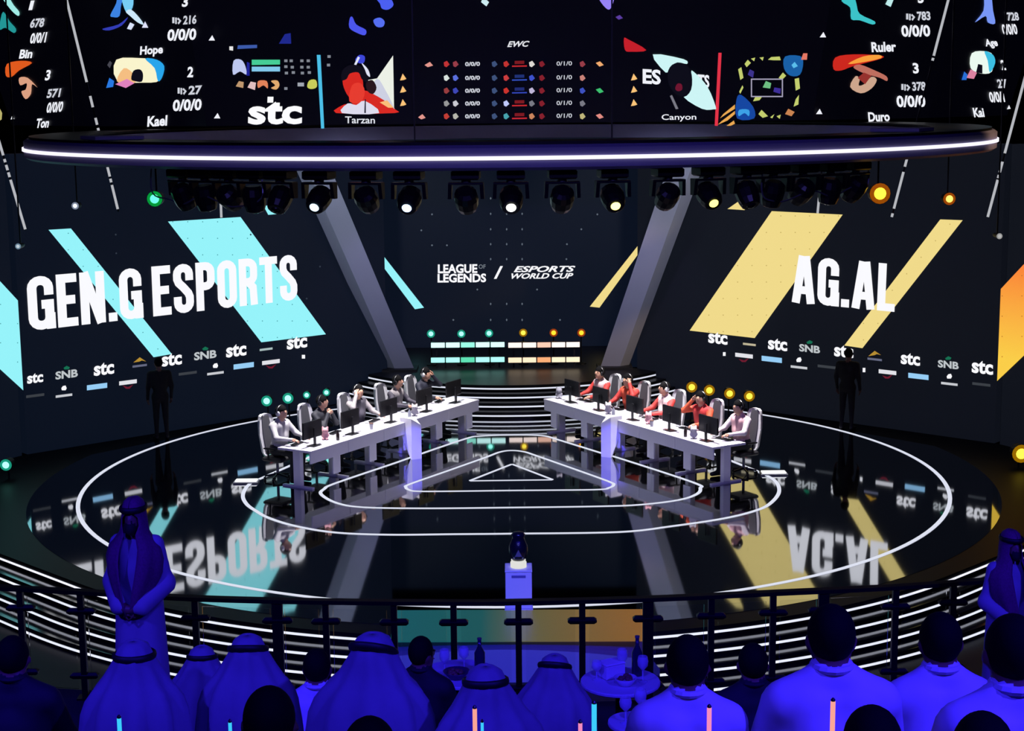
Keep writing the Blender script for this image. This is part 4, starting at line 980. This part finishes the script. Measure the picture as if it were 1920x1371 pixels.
def make_keyboard():
    t = thing('keyboard', '', 'keyboard')
    MB().cbox((0, 0, .012), (.36, .13, .022), .004).build('case', DKPL, t)
    mb = MB()
    for r in range(4):
        for k in range(12): mb.box((-.16 + k * .029, -.042 + r * .028, .026), (.022, .021, .008), 0, 0, .8)
    o = mb.build('keys', DKPL, t); o['kind'] = 'stuff'
    return t
def make_mouse():
    t = thing('mouse', '', 'mouse')
    MB().ellip((0, 0, .014), (.032, .058, .020), 10, 6).build('shell', WHT2, t, smooth=True)
    MB().cbox((0, .03, .032), (.008, .022, .01), .002).build('wheel', DKPL, t)
    return t
pc_, pm_, pk_, po_ = make_chair(), make_monitor(), make_keyboard(), make_mouse()
used = {}
def place(proto, loc, rz, label, group):
    o = proto if proto.name not in used else copy_tree(proto)
    used[proto.name] = 1
    o.location = loc; o.rotation_euler = (0, 0, rz); o['label'] = label; o['group'] = group
    return o
WHO = ['nearest the audience', 'second from the audience end', 'in the middle', 'second from the podium end', 'nearest the podium']
JL = [M('jacket_grey_white', (188, 186, 186), .7, 0, .35, 9), M('jacket_charcoal', (34, 36, 44), .7, 0, .2, 9), M('jacket_dark_grey', (70, 66, 76), .7, 0, .4, 9), M('jacket_grey', (140, 134, 134), .7, 0, .35, 9), M('jacket_navy', (26, 28, 44), .7, 0, .2, 9)]
JR = [M('jacket_pink_white', (232, 178, 180), .7, 0, .3, 9), M('jacket_red', (196, 52, 50), .7, 0, .25, 9), M('jacket_rose', (226, 196, 194), .7, 0, .35, 9), M('jacket_orange_red', (214, 84, 56), .7, 0, .25, 9), M('jacket_red_white', (226, 190, 190), .7, 0, .4, 9)]
SL = [JL[0], JL[1], JL[3], JL[2], JL[4]]; RS = M('sleeve_red', (200, 58, 52), .7, 0, .25, 9); SR = [M('sleeve_white', (228, 214, 214), .7, 0, .2, 9), M('sleeve_orange', (222, 92, 56), .7, 0, .25, 9), RS, RS, RS]
JN = [['grey and white', 'charcoal', 'dark grey', 'light grey', 'navy'], ['pink and white', 'red', 'rose', 'orange-red', 'red and white']]
AL = {-1: [.42, 1.62, 2.92, 4.2, 5.32], 1: [.5, 1.66, 2.9, 4.12, 5.2]}
PO = {-1: ['type', 'chin', 'righthead', 'type', 'lefthead'], 1: ['type', 'righthead', 'type', 'lefthead', 'type']}
for si, (side, sx) in enumerate(DESKC):
    face = -NO[sx]; rz = math.atan2(-face.x, face.y)      # local +Y looks over the desk
    for i in range(5):
        a = AL[sx][i]
        lab = '%s jacket at the %s desk, %s' % (JN[si][i], side, WHO[i])
        p = dp(sx, a, 1.10, 0)
        seated_player(PO[sx][i], (JL, JR)[si][i], (SL, SR)[si][i], 'player in ' + lab, p, rz + (0.0, .15, -.1, .1, 0)[i], 'players of the ' + side, (.02, .05, .0, .06, .03)[i], (.0, .25, -.2, .1, .2)[i])
        place(pc_, dp(sx, a, 1.14, 0), rz, 'white gaming chair of the %s player %s' % (side, WHO[i]), 'gaming chairs').scale = (.9, .92, .97)
        place(pm_, dp(sx, a + 0.02, .30, .746), rz, 'black monitor before the %s player %s' % (side, WHO[i]), 'monitors on the player desks')
        place(pk_, dp(sx, a - .06, .62, .746), rz + .2, 'black keyboard before the %s player %s' % (side, WHO[i]), 'keyboards on the player desks')
        place(po_, dp(sx, a + .27 * sx, .64, .746), rz, 'white mouse before the %s player %s' % (side, WHO[i]), 'mice on the player desks')
# small things on the desks
def bottle(loc, col, label, h=.2):
    t = thing('drink_bottle', label, 'bottle', loc, 0, 'bottles on the player desks')
    MB().lathe((0, 0, 0), [(.03, 0), (.033, .01), (.033, h * .62), (.014, h * .82), (.014, h * .92)], 10).build('body', col, t, smooth=True)
    MB().lathe((0, 0, h * .92), [(.016, 0), (.016, h * .09)], 8).build('cap', DKPL, t)
def plush(loc, col, label):
    t = thing('plush_toy', label, 'toy', loc, 0, 'toys on the player desks')
    F = Fig(); F.ell((0, 0, .07), (.06, .055, .07), 0); F.ell((0, -.01, .17), (.065, .06, .06), 0)
    for sx in (-1, 1): F.ell((sx * .045, 0, .225), (.022, .016, .035), 0); F.ell((sx * .06, -.02, .09), (.02, .022, .035), 0); F.ell((sx * .035, -.055, .022), (.026, .035, .024), 0)
    F.mesh(.014, .02).build('body', col, t, smooth=True)
    mb = MB(); mb.ellip((-.022, -.066, .18), (.007, .005, .008), 6, 4); mb.ellip((.022, -.066, .18), (.007, .005, .008), 6, 4); mb.build('eyes', DKPL, t)
def cup(loc, label):
    t = thing('paper_cup', label, 'cup', loc, 0, 'cups on the player desks')
    MB().lathe((0, 0, 0), [(.03, 0), (.042, .11)], 12).build('cup_body', WHT2, t)
    MB().lathe((0, 0, .11), [(.044, 0), (.044, .012), (.03, .018)], 12).build('lid', M('brown_lid', (90, 60, 45)), t)
BM = M('bottle_clear', (200, 205, 215), .15); BK = M('bottle_dark', (40, 32, 30), .2)
for sx, side in ((-1, 'turquoise'), (1, 'gold')):
    bottle(dp(sx, 1.05, .16, .746), BK, 'dark bottle on the %s side desk towards the audience end' % side)
    bottle(dp(sx, 3.5, .18, .746), BM, 'clear bottle on the %s side desk beyond the wedge' % side)
    cup(dp(sx, 2.2, .2, .746), 'white cup with brown lid on the %s side desk by the wedge' % side)
    plush(dp(sx, 3.75, .22, .746), M('plush_white', (225, 220, 220), .9), 'white plush toy on the %s side desk beyond the wedge' % side)
    plush(dp(sx, 2.45 if sx > 0 else 1.0, .3 if sx > 0 else .42, .746), M('plush_pink', (220, 160, 165), .9), 'pink plush toy on the %s side desk' % side)
plush(dp(1, 5.75, .3, .746), M('plush_grey', (150, 150, 160), .9), 'grey plush toy at the podium end of the gold side desk')
plush(dp(1, .85, .2, .746), M('plush_white', (225, 220, 220), .9), 'white plush toy near the audience end of the gold side desk')

# ------------------------------------------------------------------ stage crew in black
BLKCL = M('black_clothes', (13, 13, 16), .85, 0, .2, 14)
def standing(label, loc, rz, mats, dress=False, armpose='side', h=.026):
    F = Fig()
    for sx in (-1, 1):
        F.cap((sx * .09, 0, .92), (sx * .1, .01, .50), .09, .062, LEGS); F.cap((sx * .1, .01, .50), (sx * .11, -.01, .10), .06, .042, LEGS)
        F.cap((sx * .11, -.02, .05), (sx * .13, .15, .04), .048, .038, SHOE)
        sh = (sx * .2, 0, 1.43)
        if armpose == 'side': el = (sx * .25, -.02, 1.15); wr = (sx * .25, .08, .90)
        else: el = (sx * .28, -.01, 1.15); wr = (sx * .07, .22, 1.02)
        F.cap(sh, el, .062, .05, TOP); F.cap(el, wr, .046, .034, TOP)
        hand(F, wr, (0, .25, -1) if armpose == 'side' else (-sx, .2, -.25), (sx, .2, 0) if armpose == 'side' else (0, 1, .3), sx, .5)
    F.cap((-.05, 0, .95), (.05, 0, .95), .13, .13, LEGS); F.cap((0, 0, 1.05), (0, .0, 1.22), .14, .15, TOP)
    F.cap((-.07, 0, 1.2), (-.08, 0, 1.38), .12, .11, TOP); F.cap((.07, 0, 1.2), (.08, 0, 1.38), .12, .11, TOP); F.cap((-.17, 0, 1.44), (.17, 0, 1.44), .07, .07, TOP)
    F.cap((0, 0, 1.47), (0, .02, 1.58), .056, .052, SKIN)
    hc = (0, .035, 1.655); head(F, hc, 0, -.1)
    return F, hc
for px, py, rz, lab in ((304, 824, 0.4, 'person in black standing before the turquoise screen'), (1587, 806, -0.5, 'person in black standing before the gold screen')):
    g = at_z(px, py); F, hc = standing(lab, g, rz, None)
    o = fig_build(F, 'person', [SKIND, BLKCL, BLKCL, SHOEM, EYEM, LIPM], lab, (g.x, g.y, 0), rz, .026, .03)
    hair(hc, o, HAIRM)

# ------------------------------------------------------------------ trophy on its pedestal
g = at_z(973, 1146)
PED = thing('trophy_pedestal', 'pale violet square pedestal at the front of the stage', 'pedestal', (g.x, g.y + .2, 0))
PM = M('pedestal_white', (205, 202, 225), .45, 0, .03, 4)
MB().box((0, 0, .012), (.40, .40, .022)).build('plinth', PM, PED)
MB().cbox((0, 0, .29), (.372, .372, .53), .006).build('body', PM, PED)
MB().cbox((0, 0, .575), (.385, .385, .03), .006).build('top', PM, PED)
MB().box((0, -.188, .50), (.20, .004, .035)).build('name_plate', M('plate_violet', (95, 92, 150)), PED)
TR = thing('trophy', 'dark trophy with silver emblem on a self-lit white drum base', 'trophy', (g.x, g.y + .2, .592))
MB().lathe((0, 0, 0), [(.115, 0), (.115, .07), (.10, .09), (.105, .105)], 20).build('base', EM((235, 235, 228), .9), TR, smooth=False)  # white base glows by itself, its brightness is put into the emission
mb = MB(); mb.lathe((0, 0, .105), [(.09, 0), (.12, .05), (.135, .13), (.13, .21), (.10, .28), (.085, .33), (.10, .37), (.07, .40)], 18); tb = mb.build('body', M('trophy_dark', (22, 22, 46), .25, .5, .2, 10), TR, smooth=True)
SIL = M('trophy_silver', (190, 190, 205), .25, .8)
MB().add([(-.05, -.139, .19), (.05, -.139, .19), (0, -.142, .29), (-.05, -.16, .19), (.05, -.16, .19), (0, -.155, .29)], [(0, 1, 2), (5, 4, 3), (0, 3, 4, 1), (1, 4, 5, 2), (2, 5, 3, 0)]).build('emblem', SIL, tb)
for x, z, r in ((0, .36, .022), (-.022, .47, .02), (.022, .47, .02), (-.06, .165, .012), (.06, .165, .012)): MB().ellip((x, -.12 if z < .4 else -.05, z), (r, .02, r), 8, 5).build('stud', SIL, tb)

# ------------------------------------------------------------------ audience terrace
T0, T1, T2, T3 = 2.25, 2.95, 3.78, 4.2
TIER = M('dark_carpet', (16, 15, 24), .9, 0, .3, 6)
rail_px = [(-60, 1092), (0, 1097), (150, 1105), (365, 1117), (610, 1123), (850, 1125), (965, 1124), (1215, 1118), (1450, 1107), (1680, 1096), (1860, 1083), (1990, 1072)]
ZR = 3.2
rp = catmull([at_z(x, y, ZR) for x, y in rail_px], 6)
edge = [(p.x, p.y + .18) for p in rp]
struct(MB().prism([(-7, 9.4), (7, 9.4)] + [(6.5, 13.4)] + edge[::-1] + [(-6.5, 13.5)], GROUND, T0).build('floor_tier_front', TIER), 'dark lowest terrace floor behind the railing')
struct(MB().box((0, 8.4, (GROUND + T1) / 2), (14, 1.98, T1 - GROUND)).build('floor_tier_second', TIER))
struct(MB().box((0, 6.4, (GROUND + T2) / 2), (14, 1.98, T2 - GROUND)).build('floor_tier_third', TIER))
struct(MB().box((0, 2.7, (GROUND + T3) / 2), (14, 5.38, T3 - GROUND)).build('floor_tier_rear', TIER))
for Y, z, lab in ((10.55, T0, 'low dark bench on the terrace nearest the railing'), (8.35, T1, 'low dark bench under the seated guests in headscarves'), (6.15, T2, 'low dark bench under the guests in pale shirts'), (4.55, T3, 'low dark bench at the bottom picture edge')):
    t = thing('audience_bench', lab, 'bench', (0, Y, z), 0, 'audience benches')
    MB().cbox((0, 0, .395), (11.0, .42, .07), .01).build('seat', M('bench_dark', (20, 20, 30), .7), t)
    for x in (-5, -2.5, 0, 2.5, 5): MB().box((x, 0, .18), (.08, .36, .36)).build('leg', BLK, t)

# ------------------------------------------------------------------ railing with glass panes
def glass_mat():
    m = bpy.data.materials.new('rail_glass'); m.use_nodes = True; nt = m.node_tree
    for n in list(nt.nodes): nt.nodes.remove(n)
    out = nt.nodes.new('ShaderNodeOutputMaterial'); mx = nt.nodes.new('ShaderNodeMixShader'); tr = nt.nodes.new('ShaderNodeBsdfTransparent'); gl = nt.nodes.new('ShaderNodeBsdfGlossy'); fr = nt.nodes.new('ShaderNodeFresnel')
    tr.inputs[0].default_value = (.95, .96, .97, 1); gl.inputs['Roughness'].default_value = .03; fr.inputs['IOR'].default_value = 1.25
    nt.links.new(fr.outputs[0], mx.inputs[0]); nt.links.new(tr.outputs[0], mx.inputs[1]); nt.links.new(gl.outputs[0], mx.inputs[2]); nt.links.new(mx.outputs[0], out.inputs[0])
    return m
GLASS = glass_mat()
rail = thing('glass_railing', 'black curved railing with glass panes in front of the audience', 'railing', (0, 12.7, T0))
RB = M('rail_black', (6, 6, 8), .4, .2)
ring_ = []
for i, p in enumerate(rp):
    a, b = rp[max(0, i - 1)], rp[min(len(rp) - 1, i + 1)]; d = (b - a).normalized(); nn = Vector((-d.y, d.x, 0))
    ring_.append([p - nn * .035 + Vector((0, 0, z)) for z in (-.04, -.008)] + [p + nn * .035 + Vector((0, 0, z)) for z in (-.005, -.045)])
MB().loft(ring_).build('handrail', RB, rail, True)
post_px = [-70, 38, 150, 365, 519, 611, 735, 852, 970, 1093, 1215, 1335, 1450, 1545, 1680, 1790, 1900, 1980]
def rail_at(px):
    best = min(((abs(q.x - at_y(px, 1110, q.y).x), q) for i in range(len(rp) - 1) for q in (rp[i].lerp(rp[i + 1], t) for t in (0, .2, .4, .6, .8))), key=lambda e: e[0]); return best[1]
prev = None
for px in post_px:
    q = rail_at(px); wd = .085 if px in (519, 1545, 1215) else .05
    ps = MB().box((q.x, q.y, (T0 + ZR - .045) / 2), (wd, .05, ZR - .045 - T0)).build('post', RB, rail, True)
    MB().box((q.x, q.y, T0 + .008), (.13, .11, .016)).build('base_plate', RB, ps, True)
    for zz in (ZR - .19, T0 + .2):
        mb = MB(); mb.cbox((q.x, q.y, zz), (.22 + wd * .3, .06, .055), .02); mb.build('glass_clamp', RB, ps, True)
    if prev is not None:
        d = (q - prev); L = d.length; d.normalize(); nn = Vector((-d.y, d.x, 0)) * .005
        a, b = prev + d * .06, q - d * .06
        P = [Vector((v.x, v.y, T0 + .08)) for v in (a - nn, b - nn, b + nn, a + nn)]
        MB().quadbox(P + [v + Vector((0, 0, ZR - .09 - T0 - .08)) for v in P]).build('glass_pane', GLASS, rail, True)
    prev = q

# ------------------------------------------------------------------ guests
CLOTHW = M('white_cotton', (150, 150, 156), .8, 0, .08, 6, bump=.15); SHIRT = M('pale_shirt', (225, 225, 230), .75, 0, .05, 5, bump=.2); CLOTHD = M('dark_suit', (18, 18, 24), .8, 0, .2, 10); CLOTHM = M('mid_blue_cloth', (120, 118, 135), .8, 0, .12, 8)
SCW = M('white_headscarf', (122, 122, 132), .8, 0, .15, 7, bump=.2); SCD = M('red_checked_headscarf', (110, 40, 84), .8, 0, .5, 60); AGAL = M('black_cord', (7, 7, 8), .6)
def scarf(parent, hc, prof, mat, gap, folds=9, amp=.07, ph=0.0, n=44):
    R = []
    for i, (dz, rx, ry, yc) in enumerate(prof):
        t = i / (len(prof) - 1); g = gap(dz); ringv = []
        for k in range(n + 1):
            a = PI / 2 + g + (2 * PI - 2 * g) * k / n
            f = 1 + amp * t * math.sin(folds * a + ph + 2.0 * t) + .03 * t * math.sin(4 * a + 1.3 * ph)
            ringv.append((hc[0] + rx * f * math.cos(a), hc[1] + yc + ry * f * math.sin(a), hc[2] + dz + (.012 * math.sin(3 * a + ph) * t)))
        R.append(ringv)
    mb = MB(); mb.loft(R, False, False, False)
    o = mb.build('headscarf', mat, parent, smooth=True)
    sm = o.modifiers.new('thickness', 'SOLIDIFY'); sm.thickness = .008; sm.offset = 0
    return o
def agal(parent, hc, tilt=0.0, z=.05, rx=.112, ry=.128):
    mb = MB()
    R = []; n = 26
    for i in range(n):
        a = 2 * PI * i / n; ring = []
        for j in range(8):
            b = 2 * PI * j / 8; q = 1 + .11 * math.cos(b); h = .022 * math.sin(b)
            ring.append((hc[0] + rx * q * math.cos(a), hc[1] + ry * q * math.sin(a), hc[2] + z + h + tilt * math.sin(a) * ry))
        R.append(ring)
    R.append(R[0]); mb.loft(R, True, False, False)
    return mb.build('head_cord', AGAL, parent, smooth=True)
def sitter(mats, label, group, px, py, Y, floor, htop, kind, yaw=0.0, wide=1.0, hair_m=HAIRM, turn=0.0, tilt=0.0, ph=0.0):
    F = Fig(); w_ = wide * (.84 if kind == 'scarf' else 1)
    F.cap((-.06, 0, .57), (.06, 0, .57), .14, .14, LEGS); F.cap((0, 0, .64), (0, .02, .82), .16 * w_, .165 * w_, TOP)
    for sx in (-1, 1):
        F.cap((sx * .07 * w_, .0, .80), (sx * .085 * w_, .01, .98), .125, .115, TOP)
        F.cap((sx * .1, .03, .55), (sx * .15, .43, .55), .1, .075, LEGS); F.cap((sx * .15, .43, .53), (sx * .14, .42, .12), .07, .05, LEGS); F.cap((sx * .14, .40, .055), (sx * .15, .56, .045), .05, .04, SHOE)
        sh = (sx * .19 * w_, .01, .975); el = (sx * .245 * w_, .1, .74); wr = (sx * .1, .30, .68)
        F.cap((sx * .03, .0, 1.10), (sx * .17 * w_, .0, 1.01), .05, .06, TOP)
        F.cap(sh, el, .07, .056, TOP); F.cap(el, wr, .054, .038, TOP); hand(F, wr, (-sx * .5, .8, -.15), (0, .2, 1), sx, .5)
    F.cap((-.165 * w_, .0, .99), (.165 * w_, .0, .99), .078, .078, TOP)
    F.cap((0, .012, 1.115), (0, .03, 1.17), .052, .054, SKIN)
    F.cap((-.05, .0, 1.085), (.05, .0, 1.085), .055, .055, TOP)
    hc = (0, .045, 1.225); head(F, hc, yaw)
    z = at_y(px, py, Y); sc = (z.z - floor) / htop
    o = fig_build(F, 'person', mats, label, (z.x, Y, floor), turn, .022, .03, group)
    o.scale = (sc, sc, sc)
    if kind == 'scarf':
        prof = [(.135, .012, .012, -.01), (.128, .05, .056, -.01), (.105, .083, .097, -.01), (.06, .1, .118, -.01), (.02, .122, .126, -.012), (-.03, .152, .13, -.02), (-.08, .185, .138, -.03), (-.13, .225 * wide, .15, -.04), (-.18, .258 * wide, .165, -.045), (-.25, .28 * wide, .185, -.05), (-.36, .292 * wide, .2, -.05), (-.48, .30 * wide, .21, -.05), (-.62, .305 * wide, .21, -.05)]
        scarf(o, hc, prof, mats[6], lambda dz: .03 if dz > .05 else .62 if dz > -.12 else .4, 9, .11, ph)
        agal(o, hc, tilt)
    else:
        hair(hc, o, hair_m, .0, yaw, 1.03)
        mb = MB(); mb.torus((0, .008, 1.13), .07, .016, 'z', 16, 6); mb.build('collar', mats[1], o)
    return o
def MT(top, legs, scarf_m=None, skin=SKIND): return [skin, top, legs, SHOEM, EYEM, LIPM] + ([scarf_m] if scarf_m else [])
G1, G2 = 'guests in headscarves seen from behind', 'bare-headed guests seen from behind'
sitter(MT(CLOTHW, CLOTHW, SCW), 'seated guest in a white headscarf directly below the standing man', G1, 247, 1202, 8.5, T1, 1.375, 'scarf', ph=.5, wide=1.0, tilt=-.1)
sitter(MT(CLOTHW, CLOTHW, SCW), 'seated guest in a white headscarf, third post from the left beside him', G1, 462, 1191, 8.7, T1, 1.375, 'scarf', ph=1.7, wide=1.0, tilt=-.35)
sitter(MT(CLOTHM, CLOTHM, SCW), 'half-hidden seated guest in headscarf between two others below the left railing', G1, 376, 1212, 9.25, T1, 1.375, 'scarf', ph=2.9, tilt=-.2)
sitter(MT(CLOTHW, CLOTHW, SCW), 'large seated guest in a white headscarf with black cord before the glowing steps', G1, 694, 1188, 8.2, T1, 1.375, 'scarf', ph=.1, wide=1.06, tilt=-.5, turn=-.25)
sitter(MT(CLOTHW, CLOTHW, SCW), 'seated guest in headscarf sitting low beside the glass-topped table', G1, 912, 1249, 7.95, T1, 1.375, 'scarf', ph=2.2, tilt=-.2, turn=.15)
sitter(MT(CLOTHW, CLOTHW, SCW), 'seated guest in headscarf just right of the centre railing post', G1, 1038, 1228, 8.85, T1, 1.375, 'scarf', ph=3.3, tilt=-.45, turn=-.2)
sitter(MT(CLOTHD, CLOTHD), 'dark-haired guest in dark suit beside the small table near the railing', G2, 787, 1198, 10.7, T0, 1.355, 'hair', yaw=-.6, turn=-.3)
sitter(MT(SHIRT, CLOTHD), 'dark-haired guest in a pale shirt half hidden before the bright steps', G2, 592, 1222, 10.2, T0, 1.355, 'hair', wide=.95)
sitter(MT(CLOTHD, CLOTHD), 'dark silhouetted guest at the left picture edge', G2, 18, 1198, 8.6, T1, 1.355, 'hair', wide=1.1)
sitter(MT(SHIRT, CLOTHD), 'guest in pale shirt right of the round table with glasses', G2, 1291, 1199, 6.2, T2, 1.355, 'hair')
sitter(MT(CLOTHD, CLOTHD), 'guest in dark clothes between the two guests in pale shirts', G2, 1414, 1212, 8.6, T1, 1.355, 'hair')
sitter(MT(SHIRT, CLOTHD), 'broad guest in pale shirt, tallest of the seated heads', G2, 1563, 1142, 6.15, T2, 1.355, 'hair', wide=1.06)
sitter(MT(SHIRT, CLOTHD), 'guest in pale shirt farthest right with dark hair', G2, 1769, 1156, 6.4, T2, 1.355, 'hair', wide=.95)
sitter(MT(SHIRT, CLOTHD), 'guest with dark hair cut off by the right picture edge', G2, 1908, 1162, 5.0, T3, 1.355, 'hair', wide=1.0)
sitter(MT(CLOTHD, CLOTHD), 'dark head at the bottom edge below the two headscarves', G2, 500, 1298, 4.75, T3, 1.355, 'hair')
sitter(MT(CLOTHD, CLOTHD), 'dark head at the bottom edge before the broad guest', G2, 1642, 1336, 4.4, T3, 1.355, 'hair')
sitter(MT(CLOTHD, CLOTHD), 'dark head at the bottom edge in the lower right corner', G2, 1852, 1348, 4.3, T3, 1.355, 'hair')
sitter(MT(CLOTHD, CLOTHD), 'dark head barely showing at the bottom edge near the middle', G2, 690, 1356, 4.5, T3, 1.355, 'hair')

# two standing men in robes and headscarves facing the camera
def robed(label, px, py, Y, floor, turn):
    F, hc = standing(label, None, 0, None, True, 'clasp')
    for sx in (-1, 1): F.cap((sx * .07, 0, 1.0), (sx * .1, .02, .16), .15, .17, TOP)
    F.cap((0, -.02, 1.0), (0, .0, .16), .15, .18, TOP)
    for sx in (-1, 1): F.cap((sx * .28, -.01, 1.15), (sx * .12, .19, 1.03), .07, .075, TOP)
    F.ell((0, .12, 1.575), (.05, .045, .05), EYE_)      # short dark beard
    z = at_y(px, py, Y); sc = (z.z - floor) / 1.80
    o = fig_build(F, 'person', [SKIND, CLOTHW, CLOTHW, SHOEM, M('dark_beard', (16, 12, 12), .8), LIPM], label, (z.x, Y, floor), PI + turn, .022, .035, 'standing men in robes and headscarves')
    o.scale = (sc * .78, sc * .9, sc)
    prof = [(.135, .012, .012, -.01), (.128, .05, .056, -.01), (.105, .083, .097, -.01), (.06, .1, .118, -.01), (.0, .108, .124, -.01), (-.06, .117, .122, -.01), (-.12, .135, .125, .0), (-.17, .18, .14, .005), (-.22, .235, .155, .01), (-.30, .262, .18, .02), (-.40, .25, .19, .03), (-.50, .2, .17, .06), (-.60, .14, .13, .10), (-.68, .09, .08, .14)]
    scarf(o, hc, prof, SCD, lambda dz: .03 if dz > .055 else .75 if dz > -.11 else max(.12, .45 + (dz + .11) * .5), 8, .05, .7)
    agal(o, hc, 0, .06)
    return o
robed('man in a pale robe and dark headscarf standing with clasped hands at the railing', 252, 928, 12.2, T0, -.15)
robed('man in robe and dark headscarf standing cut off by the right picture edge', 1893, 990, 12.2, T0, .3)

# ------------------------------------------------------------------ small tables with drinks near the railing
TBL = M('table_cloth', (190, 190, 205), .6, 0, .06, 8); GLS = M('drink_glass', (215, 218, 235), .1, 0, .03, 8, trans=.0, alpha=.55)
def side_table(px, py, Y, r, label):
    p = at_y(px, py, Y); t = thing('round_table', label, 'table', (p.x, Y, T0), 0, 'small round tables near the railing'); h = p.z - T0
    MB().lathe((0, 0, h - .03), [(r * .97, 0), (r, .008), (r, .022), (r * .98, .03)], 28).build('tabletop', TBL, t)
    MB().lathe((0, 0, .02), [(.035, 0), (.035, h - .05)], 10).build('stem', BLK, t)
    MB().lathe((0, 0, 0), [(.2, 0), (.2, .012), (.05, .025)], 20).build('foot', BLK, t)
    return Vector((p.x, Y, p.z + .001))
def wine(loc, label, h=.2):
    t = thing('wine_glass', label, 'glass', loc, 0, 'glasses on the round tables')
    MB().lathe((0, 0, 0), [(.034, 0), (.034, .004), (.006, .01), (.005, h * .45)], 12).build('stem', GLS, t)
    MB().lathe((0, 0, h * .45), [(.008, 0), (.036, h * .18), (.04, h * .35), (.033, h * .55)], 14, caps=False).build('bowl', GLS, t, smooth=True)
def tbottle(loc, label, h=.27, mat=None):
    t = thing('glass_bottle', label, 'bottle', loc, 0, 'bottles on the round tables')
    MB().lathe((0, 0, 0), [(.036, 0), (.04, .01), (.04, h * .58), (.015, h * .76), (.014, h * .95)], 14).build('body', mat or M('bottle_night', (30, 32, 60), .15), t, smooth=True)
    MB().lathe((0, 0, h * .95), [(.017, 0), (.017, h * .05)], 10).build('cap', GREY, t)
c1 = side_table(862, 1262, 11.55, .3, 'round pale table below the amber end of the floor tile, beside the dark-suited guest')
wine(c1 + Vector((-.11, -.05, 0)), 'glass at the near side of the table by the dark-suited guest'); wine(c1 + Vector((.03, .08, 0)), 'glass at the far side of the table by the dark-suited guest', .17)
tbottle(c1 + Vector((.15, .0, 0)), 'slim bottle on the table by the dark-suited guest')
def bowl(loc, label, r=.1, mat=None):
    t = thing('snack_bowl', label, 'bowl', loc, 0, 'bowls on the round tables')
    MB().lathe((0, 0, 0), [(r * .5, 0), (r * .55, .006), (r, .06), (r * .95, .06), (r * .5, .014)], 18).build('dish', mat or M('bowl_dark', (60, 40, 70), .4), t, smooth=True)
    mb = MB()
    for k in range(16): mb.ellip((random.uniform(-.5, .5) * r, random.uniform(-.5, .5) * r, .045 + random.uniform(0, .02)), (.02, .016, .014), 6, 4)
    o = mb.build('snacks', M('snack_brown', (120, 80, 60), .7), t); o['kind'] = 'stuff'
bowl(c1 + Vector((-.02, -.12, 0)), 'dark bowl of snacks on the table by the dark-suited guest')
c2 = side_table(1163, 1276, 11.2, .29, 'round pale table with glasses beside the last railing post of the centre panel')
wine(c2 + Vector((.02, .1, 0)), 'glass at the far side of the table right of the centre post'); wine(c2 + Vector((.16, -.03, 0)), 'glass at the right rim of the table right of the centre post', .19); wine(c2 + Vector((-.17, .02, 0)), 'glass at the left rim of the table right of the centre post', .14)
tbottle(c2 + Vector((.13, .1, 0)), 'tall slim bottle on the table right of the centre post', .3)
bowl(c2 + Vector((.03, -.1, 0)), 'pale bowl with dark filling on the table right of the centre post', .085, TBL)
def box_(loc, label, mat):
    t = thing('gift_box', label, 'box', loc, .5); MB().cbox((0, 0, .05), (.16, .12, .1), .006).build('carton', mat, t); MB().cbox((0, 0, .108), (.166, .126, .015), .004).build('lid', mat, t)
box_(c2 + Vector((-.06, .08, 0)), 'small pale box on the table right of the centre post', SHIRT)
c3 = side_table(1190, 1352, 9.75, .17, 'small low pale table nearest the guest in pale shirt')
wine(c3 + Vector((-.06, -.03, 0)), 'glass at the left of the small low table', .17); wine(c3 + Vector((.04, .05, 0)), 'glass at the back of the small low table', .19); wine(c3 + Vector((.07, -.06, 0)), 'glass at the right of the small low table', .15)

# ------------------------------------------------------------------ glow sticks standing along the ledge at the bottom edge
LZ = 4.83
led = thing('bar_ledge', 'narrow dark ledge along the bottom edge carrying the glow sticks', 'ledge', (0, 5.2, T3))
MB().cbox((0, 0, LZ - T3 - .025), (9.0, .2, .05), .008).build('shelf', BLK, led)
for x in (-4.2, -2.1, 0, 2.1, 4.2): MB().box((x, 0, (LZ - T3 - .05) / 2), (.05, .1, LZ - T3 - .05)).build('leg', BLK, led)
CY_ = EM((60, 205, 255), 1.0); PK_ = EM((245, 140, 190), 1.0); OR_ = EM((250, 165, 150), 1.0)
for px, py, r, m_, lab in ((223, 1344, .0075, CY_, 'cyan glow stick before the guest below the standing man'), (431, 1352, .006, CY_, 'thin cyan glow stick left of the dark head'), (890, 1326, .0075, OR_, 'salmon glow stick left of the centre post'), (904, 1352, .005, CY_, 'short cyan glow stick beside the salmon one'), (1088, 1353, .007, PK_, 'short pink glow stick beside the tall cyan one'), (1114, 1317, .0085, CY_, 'tall cyan glow stick before the round table'), (1330, 1324, .008, PK_, 'pink glow stick before the guest right of the round table'), (1562, 1312, .0085, OR_, 'salmon glow stick before the broad guest')):
    p = at_y(px, py, 5.2); t = thing('glow_stick', lab, 'glow stick', (p.x, 5.2, LZ), 0, 'glow sticks along the bottom edge'); h = p.z - LZ
    MB().lathe((0, 0, 0), [(r * 1.5, 0), (r * 1.5, .02), (r * 1.1, .045)], 10).build('handle', DKPL, t)
    MB().lathe((0, 0, .045), [(r, 0), (r * 1.02, .01), (r, h - .052), (r * .9, h - .050)], 12).build('lit_tube', m_, t, smooth=False)
    MB().lathe((0, 0, h - .006), [(r * .9, 0), (r * .95, .006), (r * .4, .012)], 10).build('tip', DKPL, t)
